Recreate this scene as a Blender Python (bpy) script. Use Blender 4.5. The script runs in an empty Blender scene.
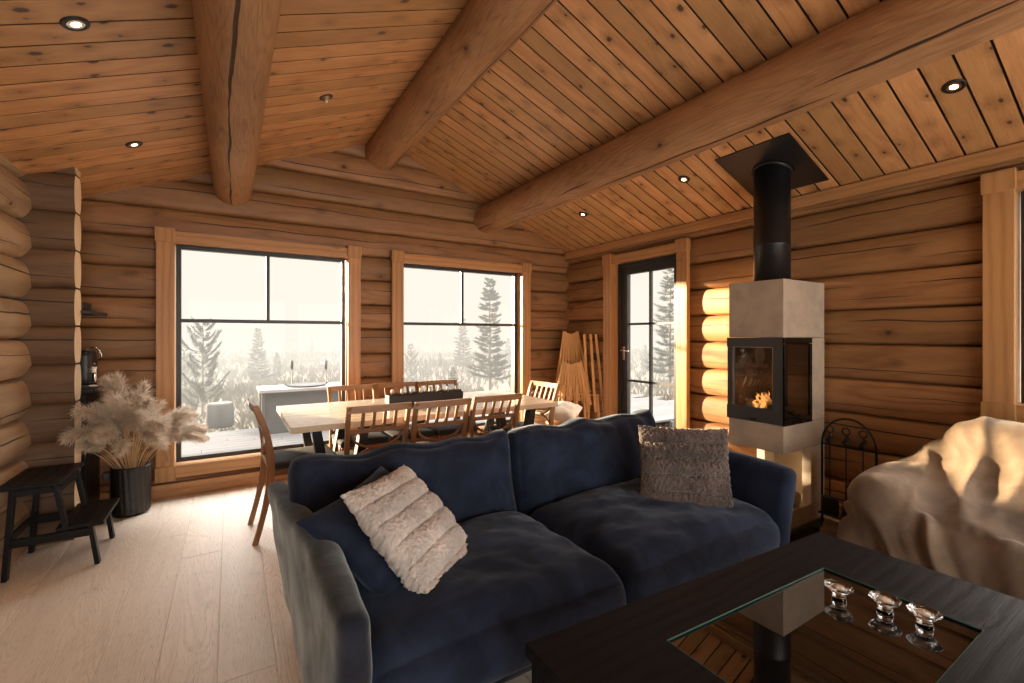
import bpy, math, random
import numpy as np
from mathutils import Vector, Matrix, Euler, noise
random.seed(7)
PI = math.pi
C = bpy.context.scene.collection
sc = bpy.context.scene

# ------------------------------------------------------------------ helpers
class MB:
    """collects geometry that ends up as ONE mesh object"""
    def __init__(s): s.v=[]; s.f=[]; s.uv=[]; s.r=[]; s.sm=[]
    def face(s, idx, uvs=None, rnd=0.5, sm=False, g=None, off=(0,0)):
        if uvs is None:
            p=[s.v[i] for i in idx]
            n=(p[1]-p[0]).cross(p[2]-p[0])
            if n.length<1e-12 and len(p)>3: n=(p[2]-p[0]).cross(p[3]-p[0])
            if n.length>0: n.normalize()
            g=g or Vector((1,0,0))
            h=n.cross(g)
            if h.length<.3: g=Vector((0,1,0)) if abs(n.y)<.7 else Vector((0,0,1)); h=n.cross(g)
            h.normalize()
            uvs=[(q.dot(g)+off[0], q.dot(h)+off[1]) for q in p]
        s.f.append(tuple(idx)); s.uv.append(uvs); s.r.append(rnd); s.sm.append(sm)
    def box(s, c, size, rot=None, g=None, rnd=None, taper=None):
        rnd=random.random() if rnd is None else rnd
        sx,sy,sz=[a/2 for a in size]; c=Vector(c)
        R=rot if rot is not None else Matrix.Identity(3)
        if not isinstance(R,Matrix): R=Euler(R).to_matrix()
        if g is None: g=max(range(3),key=lambda i:size[i])
        gv=R@Vector([1 if i==g else 0 for i in range(3)])
        b=len(s.v)
        for z in (-1,1):
            k=1 if (taper is None or z>0) else taper
            for y in (-1,1):
                for x in (-1,1): s.v.append(c+R@Vector((x*sx*k,y*sy*k,z*sz)))
        off=(rnd*37.3,rnd*11.7)
        for q in ((0,2,3,1),(4,5,7,6),(0,1,5,4),(2,6,7,3),(0,4,6,2),(1,3,7,5)):
            s.face([b+i for i in q],rnd=rnd,g=gv,off=off)
    def bar(s, a, b, w, h, up=(0,0,1), rnd=None):
        a=Vector(a); b=Vector(b); d=b-a; L=d.length; d.normalize()
        u=Vector(up); x=u.cross(d)
        if x.length<1e-4: x=Vector((1,0,0))
        x.normalize(); z=d.cross(x)
        R=Matrix((x,d,z)).transposed()
        s.box((a+b)/2,(w,L,h),R,g=1,rnd=rnd)
    def tube(s, pts, r, n=10, cap=True, rnd=None, sm=True, flat=1.0, up=None):
        rnd=random.random() if rnd is None else rnd
        pts=[Vector(p) for p in pts]; m=len(pts)
        rr=r if isinstance(r,(list,tuple)) else [r]*m
        t=[(pts[min(i+1,m-1)]-pts[max(i-1,0)]).normalized() for i in range(m)]
        a=Vector(up) if up else (Vector((0,0,1)) if abs(t[0].z)<.9 else Vector((1,0,0)))
        b0=len(s.v); x=t[0].cross(a).normalized(); L=0; Ls=[]
        for i in range(m):
            x=(x-t[i]*x.dot(t[i])).normalized(); y=t[i].cross(x)
            if i: L+=(pts[i]-pts[i-1]).length
            Ls.append(L)
            for k in range(n):
                an=2*PI*k/n; s.v.append(pts[i]+x*math.cos(an)*rr[i]+y*math.sin(an)*rr[i]*flat)
        ou=rnd*41
        for i in range(m-1):
            for k in range(n):
                k2=(k+1)%n; R=max(rr[i],.002)
                s.face((b0+i*n+k,b0+i*n+k2,b0+(i+1)*n+k2,b0+(i+1)*n+k),
                       [(Ls[i]+ou,2*PI*k/n*R),(Ls[i]+ou,2*PI*(k+1)/n*R),(Ls[i+1]+ou,2*PI*(k+1)/n*R),(Ls[i+1]+ou,2*PI*k/n*R)],rnd,sm)
        if cap:
            s.face([b0+k for k in reversed(range(n))],rnd=rnd); s.face([b0+(m-1)*n+k for k in range(n)],rnd=rnd)
    def lathe(s, prof, c=(0,0,0), n=32, rnd=.5, sm=True, fn=None):
        c=Vector(c); b0=len(s.v)
        for (r,z) in prof:
            for k in range(n):
                a=2*PI*k/n; q=Vector((r*math.cos(a),r*math.sin(a),z))
                if fn: q=fn(q)
                s.v.append(c+q)
        L=0
        for i in range(len(prof)-1):
            dl=math.hypot(prof[i+1][0]-prof[i][0],prof[i+1][1]-prof[i][1])
            for k in range(n):
                k2=(k+1)%n; R=.1
                s.face((b0+i*n+k,b0+i*n+k2,b0+(i+1)*n+k2,b0+(i+1)*n+k),
                       [(L,2*PI*k/n*R),(L,2*PI*(k+1)/n*R),(L+dl,2*PI*(k+1)/n*R),(L+dl,2*PI*k/n*R)],rnd,sm)
            L+=dl
        if prof[0][0]>1e-4: s.face([b0+k for k in reversed(range(n))],rnd=rnd)
        if prof[-1][0]>1e-4: s.face([b0+(len(prof)-1)*n+k for k in range(n)],rnd=rnd)
    def grid(s, P, closed=False, rnd=.5, sm=True, uv=None):
        """P[i][j] of points"""
        b0=len(s.v); m=len(P); n=len(P[0])
        for row in P:
            for p in row: s.v.append(Vector(p))
        for i in range(m-1):
            for j in range(n-1 if not closed else n):
                j2=(j+1)%n
                idx=(b0+i*n+j,b0+(i+1)*n+j,b0+(i+1)*n+j2,b0+i*n+j2)
                u=[uv[i][j],uv[i+1][j],uv[i+1][j2],uv[i][j2]] if uv else [(i*.01,j*.01),((i+1)*.01,j*.01),((i+1)*.01,(j+1)*.01),(i*.01,(j+1)*.01)]
                s.face(idx,u,rnd,sm)
    def disc(s, c, r, nrm=(0,0,1), n=24, rnd=.5):
        c=Vector(c); nz=Vector(nrm).normalized(); x=nz.orthogonal().normalized(); y=nz.cross(x); b=len(s.v)
        for k in range(n): s.v.append(c+x*r*math.cos(2*PI*k/n)+y*r*math.sin(2*PI*k/n))
        s.face(list(range(b,b+n)),rnd=rnd)

WL={}   # world location of every empty / top-level object
def _mesh(name, mb, mats, off=Vector((0,0,0))):
    me=bpy.data.meshes.new(name)
    me.from_pydata([tuple(p-off) for p in mb.v],[],mb.f)
    uvl=me.uv_layers.new(name='UVMap')
    uvl.data.foreach_set('uv',[c for u in mb.uv for p in u for c in p])
    at=me.attributes.new('rnd','FLOAT','FACE'); at.data.foreach_set('value',[float(x) for x in mb.r])
    me.polygons.foreach_set('use_smooth',mb.sm)
    for m in (mats if isinstance(mats,(list,tuple)) else [mats]): me.materials.append(m)
    me.update(); return me
def obj(name, mb, mat, parent=None, world=False, loc=None, bevel=0, sub=0, rot=None):
    """ONE mesh object; world=True: the shape was given in world coordinates"""
    off=Vector((0,0,0))
    if world:
        if parent is not None: off=WL[parent.name]
        elif loc is not None: off=Vector(loc)
    me=_mesh(name,mb,mat,off)
    o=bpy.data.objects.new(name,me); C.objects.link(o)
    if parent is not None:
        o.parent=parent; WL[o.name]=WL[parent.name].copy()
    else:
        o.location=loc or (0,0,0); WL[o.name]=Vector(loc or (0,0,0))
    if rot is not None: o.rotation_euler=rot
    if bevel:
        b=o.modifiers.new('b','BEVEL'); b.width=bevel; b.segments=2; b.limit_method='ANGLE'; b.angle_limit=math.radians(40)
    if sub:
        m=o.modifiers.new('s','SUBSURF'); m.levels=sub; m.render_levels=sub
    return o
def tag(o,label,cat,group=None,kind=None):
    o['label']=label; o['category']=cat
    if group: o['group']=group
    if kind: o['kind']=kind
    return o
def thing(name,label,cat,loc=(0,0,0),rotz=0,group=None):
    o=bpy.data.objects.new(name,None); C.objects.link(o); o.empty_display_size=.1
    o.location=loc; o.rotation_euler=(0,0,rotz); WL[o.name]=Vector(loc)
    return tag(o,label,cat,group)
def struct(name,mb,mat,parent=None,bevel=0):
    o=obj(name,mb,mat,parent,world=True,bevel=bevel)
    if parent is None: o['kind']='structure'
    return o
def dup(root,loc,rotz=None,label=None,group=None,scale=None):
    r=root.copy(); C.objects.link(r); r.location=loc; WL[r.name]=Vector(loc)
    if rotz is not None: r.rotation_euler=(0,0,rotz)
    if label: r['label']=label
    if group: r['group']=group
    if scale: r.scale=scale
    def rec(a,b):
        for ch in list(a.children):
            c=ch.copy(); C.objects.link(c); c.parent=b; rec(ch,c)
    rec(root,r); return r

def rbox(sx,sy,sz,r,n=10,fn=None,sm=True,crown=0):
    """rounded box, centre at origin; fn(Vector unit, Vector pos)->pos deforms it"""
    mb=MB(); key={}
    hx,hy,hz=sx/2,sy/2,sz/2
    def vid(p):
        k=(round(p[0],5),round(p[1],5),round(p[2],5))
        if k in key: return key[k]
        q=Vector((p[0]*hx,p[1]*hy,p[2]*hz))
        i=Vector((max(-hx+r,min(hx-r,q.x)),max(-hy+r,min(hy-r,q.y)),max(-hz+r,min(hz-r,q.z))))
        d=q-i
        if d.length>1e-9: q=i+d.normalized()*r
        if fn: q=fn(Vector(p),q)
        mb.v.append(q); key[k]=len(mb.v)-1; return key[k]
    # parameter lines denser near the edges
    def lin(n,h):
        e=min(.45,r/h)*1.0; a=[-1,-1+e*.12,-1+e*.35,-1+e*.65,-1+e]; m=max(2,n)
        a+=[-1+e+(2-2*e)*k/m for k in range(1,m)]; return a+[-x for x in reversed(a[:5])]
    L=[lin(n if not isinstance(n,(tuple,list)) else n[i],h) for i,h in enumerate((hx,hy,hz))]
    for ax in range(3):
        a,b=[(1,2),(2,0),(0,1)][ax]
        for sgn in (-1,1):
            for i in range(len(L[a])-1):
                for j in range(len(L[b])-1):
                    def P(u,w):
                        p=[0,0,0]; p[ax]=sgn; p[a]=u; p[b]=w; return vid(tuple(p))
                    q=[P(L[a][i],L[b][j]),P(L[a][i+1],L[b][j]),P(L[a][i+1],L[b][j+1]),P(L[a][i],L[b][j+1])]
                    if sgn<0: q.reverse()
                    mb.face(q,[(mb.v[t].x,mb.v[t].y+mb.v[t].z) for t in q],.5,sm)
    return mb
def xf(mb,loc=(0,0,0),M=None):
    loc=Vector(loc)
    mb.v=[(M@p if M is not None else p)+loc for p in mb.v]; return mb
def N3(p,s,o=0): return noise.noise(Vector((p[0]*s+o,p[1]*s+o*1.7,p[2]*s-o)))

# ------------------------------------------------------------------ materials
def nt(name):
    m=bpy.data.materials.new(name); m.use_nodes=True; t=m.node_tree; t.nodes.clear(); return m,t
class G:
    def __init__(s,t): s.t=t; s.n=t.nodes; s.l=t.links
    def node(s,ty,**k):
        n=s.n.new(ty)
        for a,b in k.items(): setattr(n,a,b)
        return n
    def put(s,sock,val):
        if hasattr(val,'is_output') or isinstance(val,bpy.types.NodeSocket): s.l.new(val,sock)
        else: sock.default_value=val
    def m(s,op,a,b=None,c=None,clamp=False):
        n=s.node('ShaderNodeMath',operation=op,use_clamp=clamp)
        s.put(n.inputs[0],a)
        if b is not None: s.put(n.inputs[1],b)
        if c is not None: s.put(n.inputs[2],c)
        return n.outputs[0]
    def mr(s,v,a,b,c=0.,d=1.,smooth=True):
        n=s.node('ShaderNodeMapRange',interpolation_type='SMOOTHSTEP' if smooth else 'LINEAR')
        s.put(n.inputs[0],v)
        for i,x in enumerate((a,b,c,d)): s.put(n.inputs[i+1],x)
        return n.outputs[0]
    def vec(s,x,y,z=0.):
        n=s.node('ShaderNodeCombineXYZ')
        for i,q in enumerate((x,y,z)): s.put(n.inputs[i],q)
        return n.outputs[0]
    def noise(s,v,scale=1.,detail=2.,rough=.5,dist=0.,dim='3D'):
        n=s.node('ShaderNodeTexNoise',noise_dimensions=dim); s.put(n.inputs['Vector'],v)
        n.inputs['Scale'].default_value=scale; n.inputs['Detail'].default_value=detail
        n.inputs['Roughness'].default_value=rough; n.inputs['Distortion'].default_value=dist
        return n.outputs[0]
    def mix(s,f,a,b,blend='MIX'):
        n=s.node('ShaderNodeMix',data_type='RGBA',blend_type=blend,clamp_factor=True)
        s.put(n.inputs[0],f); s.put(n.inputs[6],a); s.put(n.inputs[7],b); return n.outputs[2]
    def bsdf(s,**k):
        n=s.node('ShaderNodeBsdfPrincipled')
        for a,b in k.items(): s.put(n.inputs[a.replace('_',' ')],b)
        return n
    def out(s,b,vol=None):
        o=s.node('ShaderNodeOutputMaterial')
        if b is not None: s.l.new(b,o.inputs[0])
        if vol is not None: s.l.new(vol,o.inputs[1])
    def bump(s,h,strength=.3,dist=.01):
        n=s.node('ShaderNodeBump'); n.inputs['Strength'].default_value=strength; n.inputs['Distance'].default_value=dist
        s.put(n.inputs['Height'],h); return n.outputs[0]
def c4(c): return (c[0],c[1],c[2],1)

def wood(name,light,dark,knotc=(.07,.028,.012),knots=1.,crack=0.,rough=.55,ring=55.,grain=.5,bump=.25,var=.3,kscale=5.,patch=.25,spec=.35,pores=0.,cath=0.,fineamt=.35):
    m,t=nt(name); g=G(t)
    uv=g.node('ShaderNodeUVMap',uv_map='UVMap').outputs[0]
    s=g.node('ShaderNodeSeparateXYZ'); g.l.new(uv,s.inputs[0]); u,v=s.outputs[0],s.outputs[1]
    at=g.node('ShaderNodeAttribute',attribute_name='rnd').outputs[2]
    # knots
    vo=g.node('ShaderNodeTexVoronoi',voronoi_dimensions='2D'); g.put(vo.inputs['Vector'],g.vec(g.m('MULTIPLY',u,.62),v))
    vo.inputs['Scale'].default_value=kscale
    sp=g.node('ShaderNodeSeparateColor'); g.l.new(vo.outputs['Color'],sp.inputs[0])
    on=g.m('GREATER_THAN',sp.outputs[0],.45)
    d=g.m('DIVIDE',vo.outputs['Distance'],kscale)
    wb2=g.noise(g.vec(g.m('MULTIPLY',u,26.),g.m('MULTIPLY',v,60.)),1.,3.,.65)
    wob=g.noise(g.vec(g.m('MULTIPLY',u,60.),g.m('MULTIPLY',v,60.)),1.,2.)
    kr=g.m('MULTIPLY_ADD',g.m('POWER',sp.outputs[1],2.),.013,.001)
    kk=g.m('MULTIPLY',g.mr(g.m('ADD',d,g.m('MULTIPLY',g.m('ADD',wob,g.m('MULTIPLY',wb2,1.6)),.010)),g.m('ADD',kr,.009),g.m('ADD',kr,.018),1.,0.),on)
    kk=g.m('MULTIPLY',kk,knots)
    halo=g.m('MULTIPLY',g.mr(g.m('ADD',d,g.m('MULTIPLY',g.m('SUBTRACT',wb2,.5),.05)),.0,.055,1.,0.),on)
    # rings
    w1=g.noise(g.vec(g.m('MULTIPLY',u,1.1),g.m('MULTIPLY',v,6.),at),1.,2.,.55)
    ph=g.m('ADD',g.m('MULTIPLY',v,ring),g.m('MULTIPLY',w1,9.))
    ph=g.m('ADD',ph,g.m('MULTIPLY',halo,3.))
    rg=g.m('MULTIPLY_ADD',g.m('SINE',ph),.5,.5)
    rg=g.m('POWER',rg,2.)
    if cath>0:
        wl=g.noise(g.vec(g.m('MULTIPLY',u,.55),g.m('MULTIPLY',v,4.5),g.m('MULTIPLY',at,9.)),1.,2.,.45)
        wj=g.noise(g.vec(g.m('MULTIPLY',u,9.),g.m('MULTIPLY',v,40.)),1.,2.,.5)
        pc=g.m('ADD',g.m('MULTIPLY',wl,cath),g.m('MULTIPLY',wj,2.2))
        rc=g.m('POWER',g.m('MULTIPLY_ADD',g.m('SINE',pc),.5,.5),2.4)
        rg=g.m('MAXIMUM',g.m('MULTIPLY',rg,.3),g.m('MULTIPLY',rc,g.mr(at,.0,1.,.35,1.,False)))
    fine=g.noise(g.vec(g.m('MULTIPLY',u,7.),g.m('MULTIPLY',v,260.)),1.,3.,.6)
    pt=g.noise(g.vec(g.m('MULTIPLY',u,1.6),g.m('MULTIPLY',v,4.),at),1.,3.,.6)
    f=g.m('ADD',g.m('MULTIPLY',rg,grain),g.m('MULTIPLY',g.mr(fine,.32,.68,smooth=False),fineamt))
    f=g.m('ADD',f,g.m('MULTIPLY',g.m('SUBTRACT',pt,.5),patch*3),clamp=True)
    col=g.mix(f,c4(light),c4(dark))
    val=g.m('ADD',1-var/2,g.m('MULTIPLY',at,var))
    hsv=g.node('ShaderNodeHueSaturation'); g.put(hsv.inputs['Value'],val); g.put(hsv.inputs['Color'],col)
    g.put(hsv.inputs['Hue'],g.m('MULTIPLY_ADD',at,-.007,.5035)); col=hsv.outputs[0]
    col=g.mix(g.m('MULTIPLY',halo,.55*knots),col,c4([a*.6 for a in dark]))
    col=g.mix(kk,col,c4(knotc))
    hgt=g.m('ADD',g.m('MULTIPLY',fine,.5),g.m('MULTIPLY',rg,-.4))
    if crack>0:
        cn=g.noise(g.vec(g.m('MULTIPLY',u,.8),at),1.,3.,.6)
        cw=g.noise(g.vec(g.m('MULTIPLY',u,.9),g.m('ADD',at,7.)),1.,1.)
        tot=None
        for (o,am,sel) in ((0.03,.10,.50),(-.055,.08,.56)):
            cc=g.m('ABSOLUTE',g.m('SUBTRACT',g.m('SUBTRACT',v,o),g.m('MULTIPLY',g.m('SUBTRACT',cn,.5),am)))
            wd=g.m('MULTIPLY',g.mr(cw if o>0 else g.m('SUBTRACT',1.0,cw),sel-.08,sel+.10),.0042*crack)
            k=g.m('MULTIPLY',g.mr(cc,g.m('MULTIPLY',wd,.5),g.m('ADD',wd,.0006),1.,0.),g.m('GREATER_THAN',wd,.0006))
            tot=k if tot is None else g.m('MAXIMUM',tot,k)
        col=g.mix(g.m('MULTIPLY',tot,.92),col,(.018,.009,.005,1))
        hgt=g.m('SUBTRACT',hgt,g.m('MULTIPLY',tot,4.))
    if pores>0:
        po=g.noise(g.vec(g.m('MULTIPLY',u,14.),g.m('MULTIPLY',v,420.)),1.,1.)
        col=g.mix(g.m('MULTIPLY',g.mr(po,.62,.7),pores),col,c4([a*.5 for a in dark]))
    b=g.bsdf(Base_Color=col,Roughness=g.m('MULTIPLY_ADD',f,.12,rough-.05),Specular_IOR_Level=spec)
    g.put(b.inputs['Normal'],g.bump(hgt,bump,.004))
    g.out(b.outputs[0]); return m

def plain(name,col,rough=.5,metal=0.,bump=0.,bs=60.,var=0.,spec=.5,sheen=0.,sheent=(1,1,1),emit=None,es=1.,coat=0.,stretch=None,shr=.4):
    m,t=nt(name); g=G(t)
    tc=g.node('ShaderNodeTexCoord').outputs['Object']
    n1=g.noise(tc,bs,3.,.6)
    c=c4(col)
    n2=g.noise(tc,6.,3.,.6)
    c=g.mix(g.mr(n2,.3,.7),c4([a*(1-var) for a in col]),c4([min(1,a*(1+var)) for a in col])) if var else c
    b=g.bsdf(Base_Color=c,Roughness=g.m('MULTIPLY_ADD',n1,.1,rough-.05),Metallic=metal,Specular_IOR_Level=spec)
    if sheen: 
        b.inputs['Sheen Weight'].default_value=sheen; b.inputs['Sheen Roughness'].default_value=shr; b.inputs['Sheen Tint'].default_value=c4(sheent)
    if coat: b.inputs['Coat Weight'].default_value=coat; b.inputs['Coat Roughness'].default_value=.08
    if bump: g.put(b.inputs['Normal'],g.bump(n1,bump,.004))
    if emit: b.inputs['Emission Color'].default_value=c4(emit); b.inputs['Emission Strength'].default_value=es
    g.out(b.outputs[0]); return m
def glass(name,tint=(1,1,1),rough=0.,ior=1.45,thin=True,refl=.08):
    m,t=nt(name); g=G(t)
    if thin:   # window pane: transmits straight through, reflects by fresnel
        tr=g.node('ShaderNodeBsdfTransparent'); tr.inputs[0].default_value=c4(tint)
        gl=g.node('ShaderNodeBsdfGlossy'); gl.inputs['Roughness'].default_value=rough
        fr=g.node('ShaderNodeFresnel'); fr.inputs[0].default_value=ior
        mx=g.node('ShaderNodeMixShader'); g.l.new(fr.outputs[0],mx.inputs[0]); g.l.new(tr.outputs[0],mx.inputs[1]); g.l.new(gl.outputs[0],mx.inputs[2])
        g.out(mx.outputs[0])
    else:
        b=g.bsdf(Base_Color=c4(tint),Roughness=rough,IOR=ior,Transmission_Weight=1.); g.out(b.outputs[0])
    return m
def velvet(name,col,tint,fine=900.,var=.35,sheen=1.,shr=.35):
    m,t=nt(name); g=G(t)
    tc=g.node('ShaderNodeTexCoord').outputs['Object']
    a=g.noise(tc,5.,4.,.65,.6); b_=g.noise(tc,fine,1.)
    c=g.mix(g.mr(a,.35,.68),c4([x*(1-var) for x in col]),c4([x*(1+var) for x in col]))
    b=g.bsdf(Base_Color=c,Roughness=.85,Specular_IOR_Level=.2,Sheen_Weight=g.mr(a,.3,.7,sheen*.55,sheen),Sheen_Roughness=shr,Sheen_Tint=c4(tint))
    g.put(b.inputs['Normal'],g.bump(g.m('ADD',g.m('MULTIPLY',b_,.25),g.m('MULTIPLY',g.noise(tc,22.,3.),1.)),.22,.008))
    g.out(b.outputs[0]); return m

M={}
M['log']=wood('log_wall_pine',(.37,.19,.078),(.17,.075,.029),crack=1.3,rough=.5,ring=60,grain=.5,cath=45.,fineamt=.45,kscale=2.6,var=.34,patch=.35)
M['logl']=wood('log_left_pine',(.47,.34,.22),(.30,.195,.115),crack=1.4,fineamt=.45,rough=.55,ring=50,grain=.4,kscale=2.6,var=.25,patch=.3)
M['groove']=wood('ceiling_groove_stain_shade',(.07,.034,.014),(.04,.018,.007),knots=0,rough=.7)  # groove sides: dark stain, with the gap shade put into the colour
M['logdark']=wood('log_gable_pine',(.35,.185,.083),(.165,.078,.033),crack=1.3,rough=.5,ring=60,grain=.5,cath=45.,fineamt=.45,kscale=2.6,var=.34,patch=.35)
M['lognook']=wood('log_nook_pine_shaded',(.19,.11,.062),(.09,.05,.028),crack=1.3,rough=.55,ring=60,grain=.5,cath=45.,fineamt=.45,kscale=2.6,var=.25,patch=.35)  # darker copy of the wall logs; stub wall shade put into the colour
M['beam']=wood('beam_pine',(.43,.245,.115),(.19,.09,.037),crack=2.1,rough=.6,ring=40,grain=.30,cath=120.,fineamt=.65,kscale=2.2,var=.1,patch=.45,bump=.5)
M['ceil']=wood('ceiling_boards',(.60,.325,.14),(.34,.16,.06),knotc=(.055,.022,.012),knots=.95,rough=.45,ring=90,grain=.35,kscale=8.5,var=.36,patch=.4,cath=60.,fineamt=.5,spec=.4)
M['casing']=wood('casing_pine',(.50,.27,.115),(.33,.155,.057),knots=.25,rough=.4,ring=120,grain=.45,kscale=2.5,var=.15,patch=.15)
M['endgrain']=wood('log_end_pine',(.86,.72,.52),(.72,.56,.38),knots=.1,crack=.0,rough=.7,ring=30,grain=.3,var=.2,patch=.3)
M['floor']=wood('floor_oak',(.84,.735,.63),(.56,.46,.37),knotc=(.22,.13,.08),knots=.35,rough=.42,ring=75,grain=.46,kscale=2.2,var=.16,patch=.2,bump=.35,spec=.4,pores=.6,cath=330.,fineamt=.25)
M['oak']=wood('table_oak',(.86,.74,.58),(.76,.61,.44),knots=.25,rough=.25,ring=90,grain=.5,kscale=3,var=.1,patch=.1,spec=.6)
M['chairwood']=wood('chair_wood',(.34,.165,.07),(.25,.11,.042),knots=.0,rough=.4,ring=150,grain=.4,var=.1,patch=.1,spec=.5)
M['stick']=wood('stick_beech',(.66,.37,.14),(.54,.27,.09),knots=.0,rough=.45,ring=150,grain=.4,var=.2,patch=.1)
M['deck']=wood('deck_boards',(.066,.062,.058),(.038,.035,.033),knots=.3,rough=.8,ring=70,grain=.4,var=.2,patch=.25)
M['bark']=wood('tree_bark',(.17,.13,.10),(.09,.07,.05),knots=.3,rough=.9,ring=60,grain=.6,var=.2)
M['stump']=wood('stump_wood',(.045,.042,.036),(.028,.026,.022),knots=.3,rough=.9,ring=60,grain=.6,var=.2)
M['firewood']=wood('firewood',(.62,.50,.36),(.45,.33,.2),knots=.1,rough=.8,ring=80,var=.2)
M['birch']=plain('birch_bark',(.62,.56,.48),.8,var=.3,bump=.3,bs=20)
M['blackframe']=plain('black_window_frame',(.022,.023,.025),.4)
M['black']=plain('matt_black_steel',(.012,.012,.013),.42,bump=.05)
M['pipe']=plain('flue_black_steel',(.010,.010,.011),.38,bump=.03)
M['iron']=plain('wrought_iron',(.008,.008,.008),.5)
M['stove']=plain('stove_cast_iron',(.05,.05,.05),.38,bump=.05)
M['stoveblack']=plain('stove_glass_black',(.006,.006,.006),.08,spec=.6)
M['blackwood']=wood('black_stained_wood',(.007,.007,.008),(.004,.004,.004),knotc=(.004,.004,.004),knots=.0,rough=.45,ring=110,grain=.5,var=.1,bump=.3,spec=.22)
M['tablewood']=wood('coffee_table_black_oak',(.009,.011,.016),(.005,.006,.009),knotc=(.006,.006,.007),knots=.0,rough=.5,ring=140,grain=.5,var=.08,bump=.3,spec=.14,pores=.3)
M['concrete']=plain('pale_soapstone',(.42,.345,.265),.75,bump=.2,bs=25,var=.12)
M['concretein']=plain('pale_plaster_niche',(.58,.50,.40),.8,var=.06)
M['firebrick']=plain('vermiculite_lining',(.10,.08,.065),.9,var=.25,bump=.2)
M['velvet']=velvet('navy_velvet',(.013,.0205,.044),(.50,.60,.74),sheen=.48,shr=.36)
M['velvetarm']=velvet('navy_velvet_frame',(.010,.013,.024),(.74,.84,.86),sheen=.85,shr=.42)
M['pillownavy']=velvet('navy_pillow_velvet',(.013,.0205,.044),(.50,.6,.74),sheen=.42,shr=.4)
M['fur']=velvet('grey_plush',(.50,.46,.43),(1,.96,.9),fine=420,var=.2,sheen=.8,shr=.5)
M['furdark']=velvet('grey_brown_plush',(.095,.075,.07),(1,.9,.8),fine=500,var=.35,sheen=.6,shr=.5)
M['blanket']=velvet('taupe_fleece',(.15,.108,.076),(1,.86,.7),fine=1200,var=.18,sheen=.35,shr=.5)
M['armchair']=plain('armchair_fabric',(.20,.17,.14),.9,bump=.2,bs=300)
M['seatfab']=plain('charcoal_seat_pad',(.05,.05,.055),.9,bump=.2,bs=300)
M['vase']=plain('black_ribbed_ceramic',(.012,.011,.010),.42,bump=.9,bs=45,spec=.5)
def fibre(name,col):
    m,t=nt(name); g=G(t); d=g.node('ShaderNodeBsdfDiffuse'); d.inputs[0].default_value=c4(col); tl=g.node('ShaderNodeBsdfTranslucent'); tl.inputs[0].default_value=c4(col)
    mx=g.node('ShaderNodeMixShader'); mx.inputs[0].default_value=.42; g.l.new(d.outputs[0],mx.inputs[1]); g.l.new(tl.outputs[0],mx.inputs[2])
    at=g.node('ShaderNodeAttribute',attribute_name='rnd').outputs[2]; c=g.mix(at,c4([x*.72 for x in col]),c4(col)); g.l.new(c,d.inputs[0]); g.l.new(c,tl.inputs[0]); g.out(mx.outputs[0]); return m
M['pampas']=fibre('pampas_plume_fibre',(.90,.80,.68))
M['stem']=plain('pampas_stalk',(.58,.38,.20),.75,var=.2)
M['winglass']=glass('window_glass',(.97,.98,.98),ior=1.22)
M['stoveglass']=glass('stove_glass',(.40,.36,.33),ior=1.7)
M['crystal']=glass('crystal_glass',(.97,.99,1.),0.,1.5,thin=False)
M['wax']=plain('white_wax',(.80,.76,.70),.5)
M['alu']=plain('tealight_cup',(.7,.7,.7),.3,metal=1.)
M['chrome']=plain('chrome',(.75,.75,.76),.15,metal=1.)
M['brass']=plain('downlight_reflector',(.75,.6,.4),.25,metal=1.)
M['moss']=plain('dried_moss',(.10,.07,.045),.95,bump=.5,bs=60,var=.4)
M['white']=plain('white_paint',(.78,.74,.68),.45)
M['cushlight']=velvet('cream_cushion',(.62,.54,.44),(1,.95,.85),var=.15,sheen=.4)
M['wicker']=wood('wicker',(.50,.33,.19),(.34,.2,.1),knots=0,ring=300,rough=.7)
M['greymetal']=plain('grey_counter_panel',(.022,.025,.025),.55,var=.1)
M['greytop']=plain('pale_stone_top',(.17,.165,.16),.5,var=.05)
M['pail']=plain('galvanised_pail',(.50,.50,.49),.38,metal=.6,var=.15)
M['coal']=plain('charcoal_bits',(.03,.026,.022),.9,bump=.5,bs=60,var=.4)
M['needle']=plain('conifer_needles',(.042,.052,.028),.8,var=.35)
M['soil']=plain('heath_soil',(.11,.088,.058),.95,var=.35,bump=.5,bs=4)
M['brush']=plain('dry_heath_brush',(.12,.10,.065),.9,var=.4)
M['hearthglass']=glass('hearth_floor_glass',(.80,.93,.86),.0,1.5)
M['glassedge']=plain('green_glass_edge',(.07,.16,.13),.2,spec=.5)
def mirror_glass():
    m,t=nt('dark_smoked_glass'); g=G(t); b=g.bsdf(Base_Color=(.004,.004,.004,1),Roughness=.0,IOR=2.15); g.out(b.outputs[0]); return m
M['tableglass']=mirror_glass()
def emis(name,col,s):
    m,t=nt(name); g=G(t); e=g.node('ShaderNodeEmission'); e.inputs[0].default_value=c4(col); e.inputs[1].default_value=s; g.out(e.outputs[0]); return m
M['bulb']=emis('lamp_glow',(1,.80,.50),6.)
M['flame']=emis('flame',(1,.42,.10),2.6)
M['ember']=emis('ember',(1,.25,.05),1.5)
WORLD,SUN,REAR_FILL,EXPO,ZEN,FOG,FOGL=.82,400.0,56.,0.5,18.,.066,.82
# ------------------------------------------------------------------ camera
TH=math.radians(31.79)
cd=bpy.data.cameras.new('camera'); cam=bpy.data.objects.new('camera',cd); C.objects.link(cam); sc.camera=cam
cam.location=(0,0,1.3); cam.rotation_euler=(PI/2,0,-TH); cd.sensor_width=36; cd.lens=36*455/1024; cd.shift_y=-6.5/1024
cd.clip_start=.02; cd.clip_end=400

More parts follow.
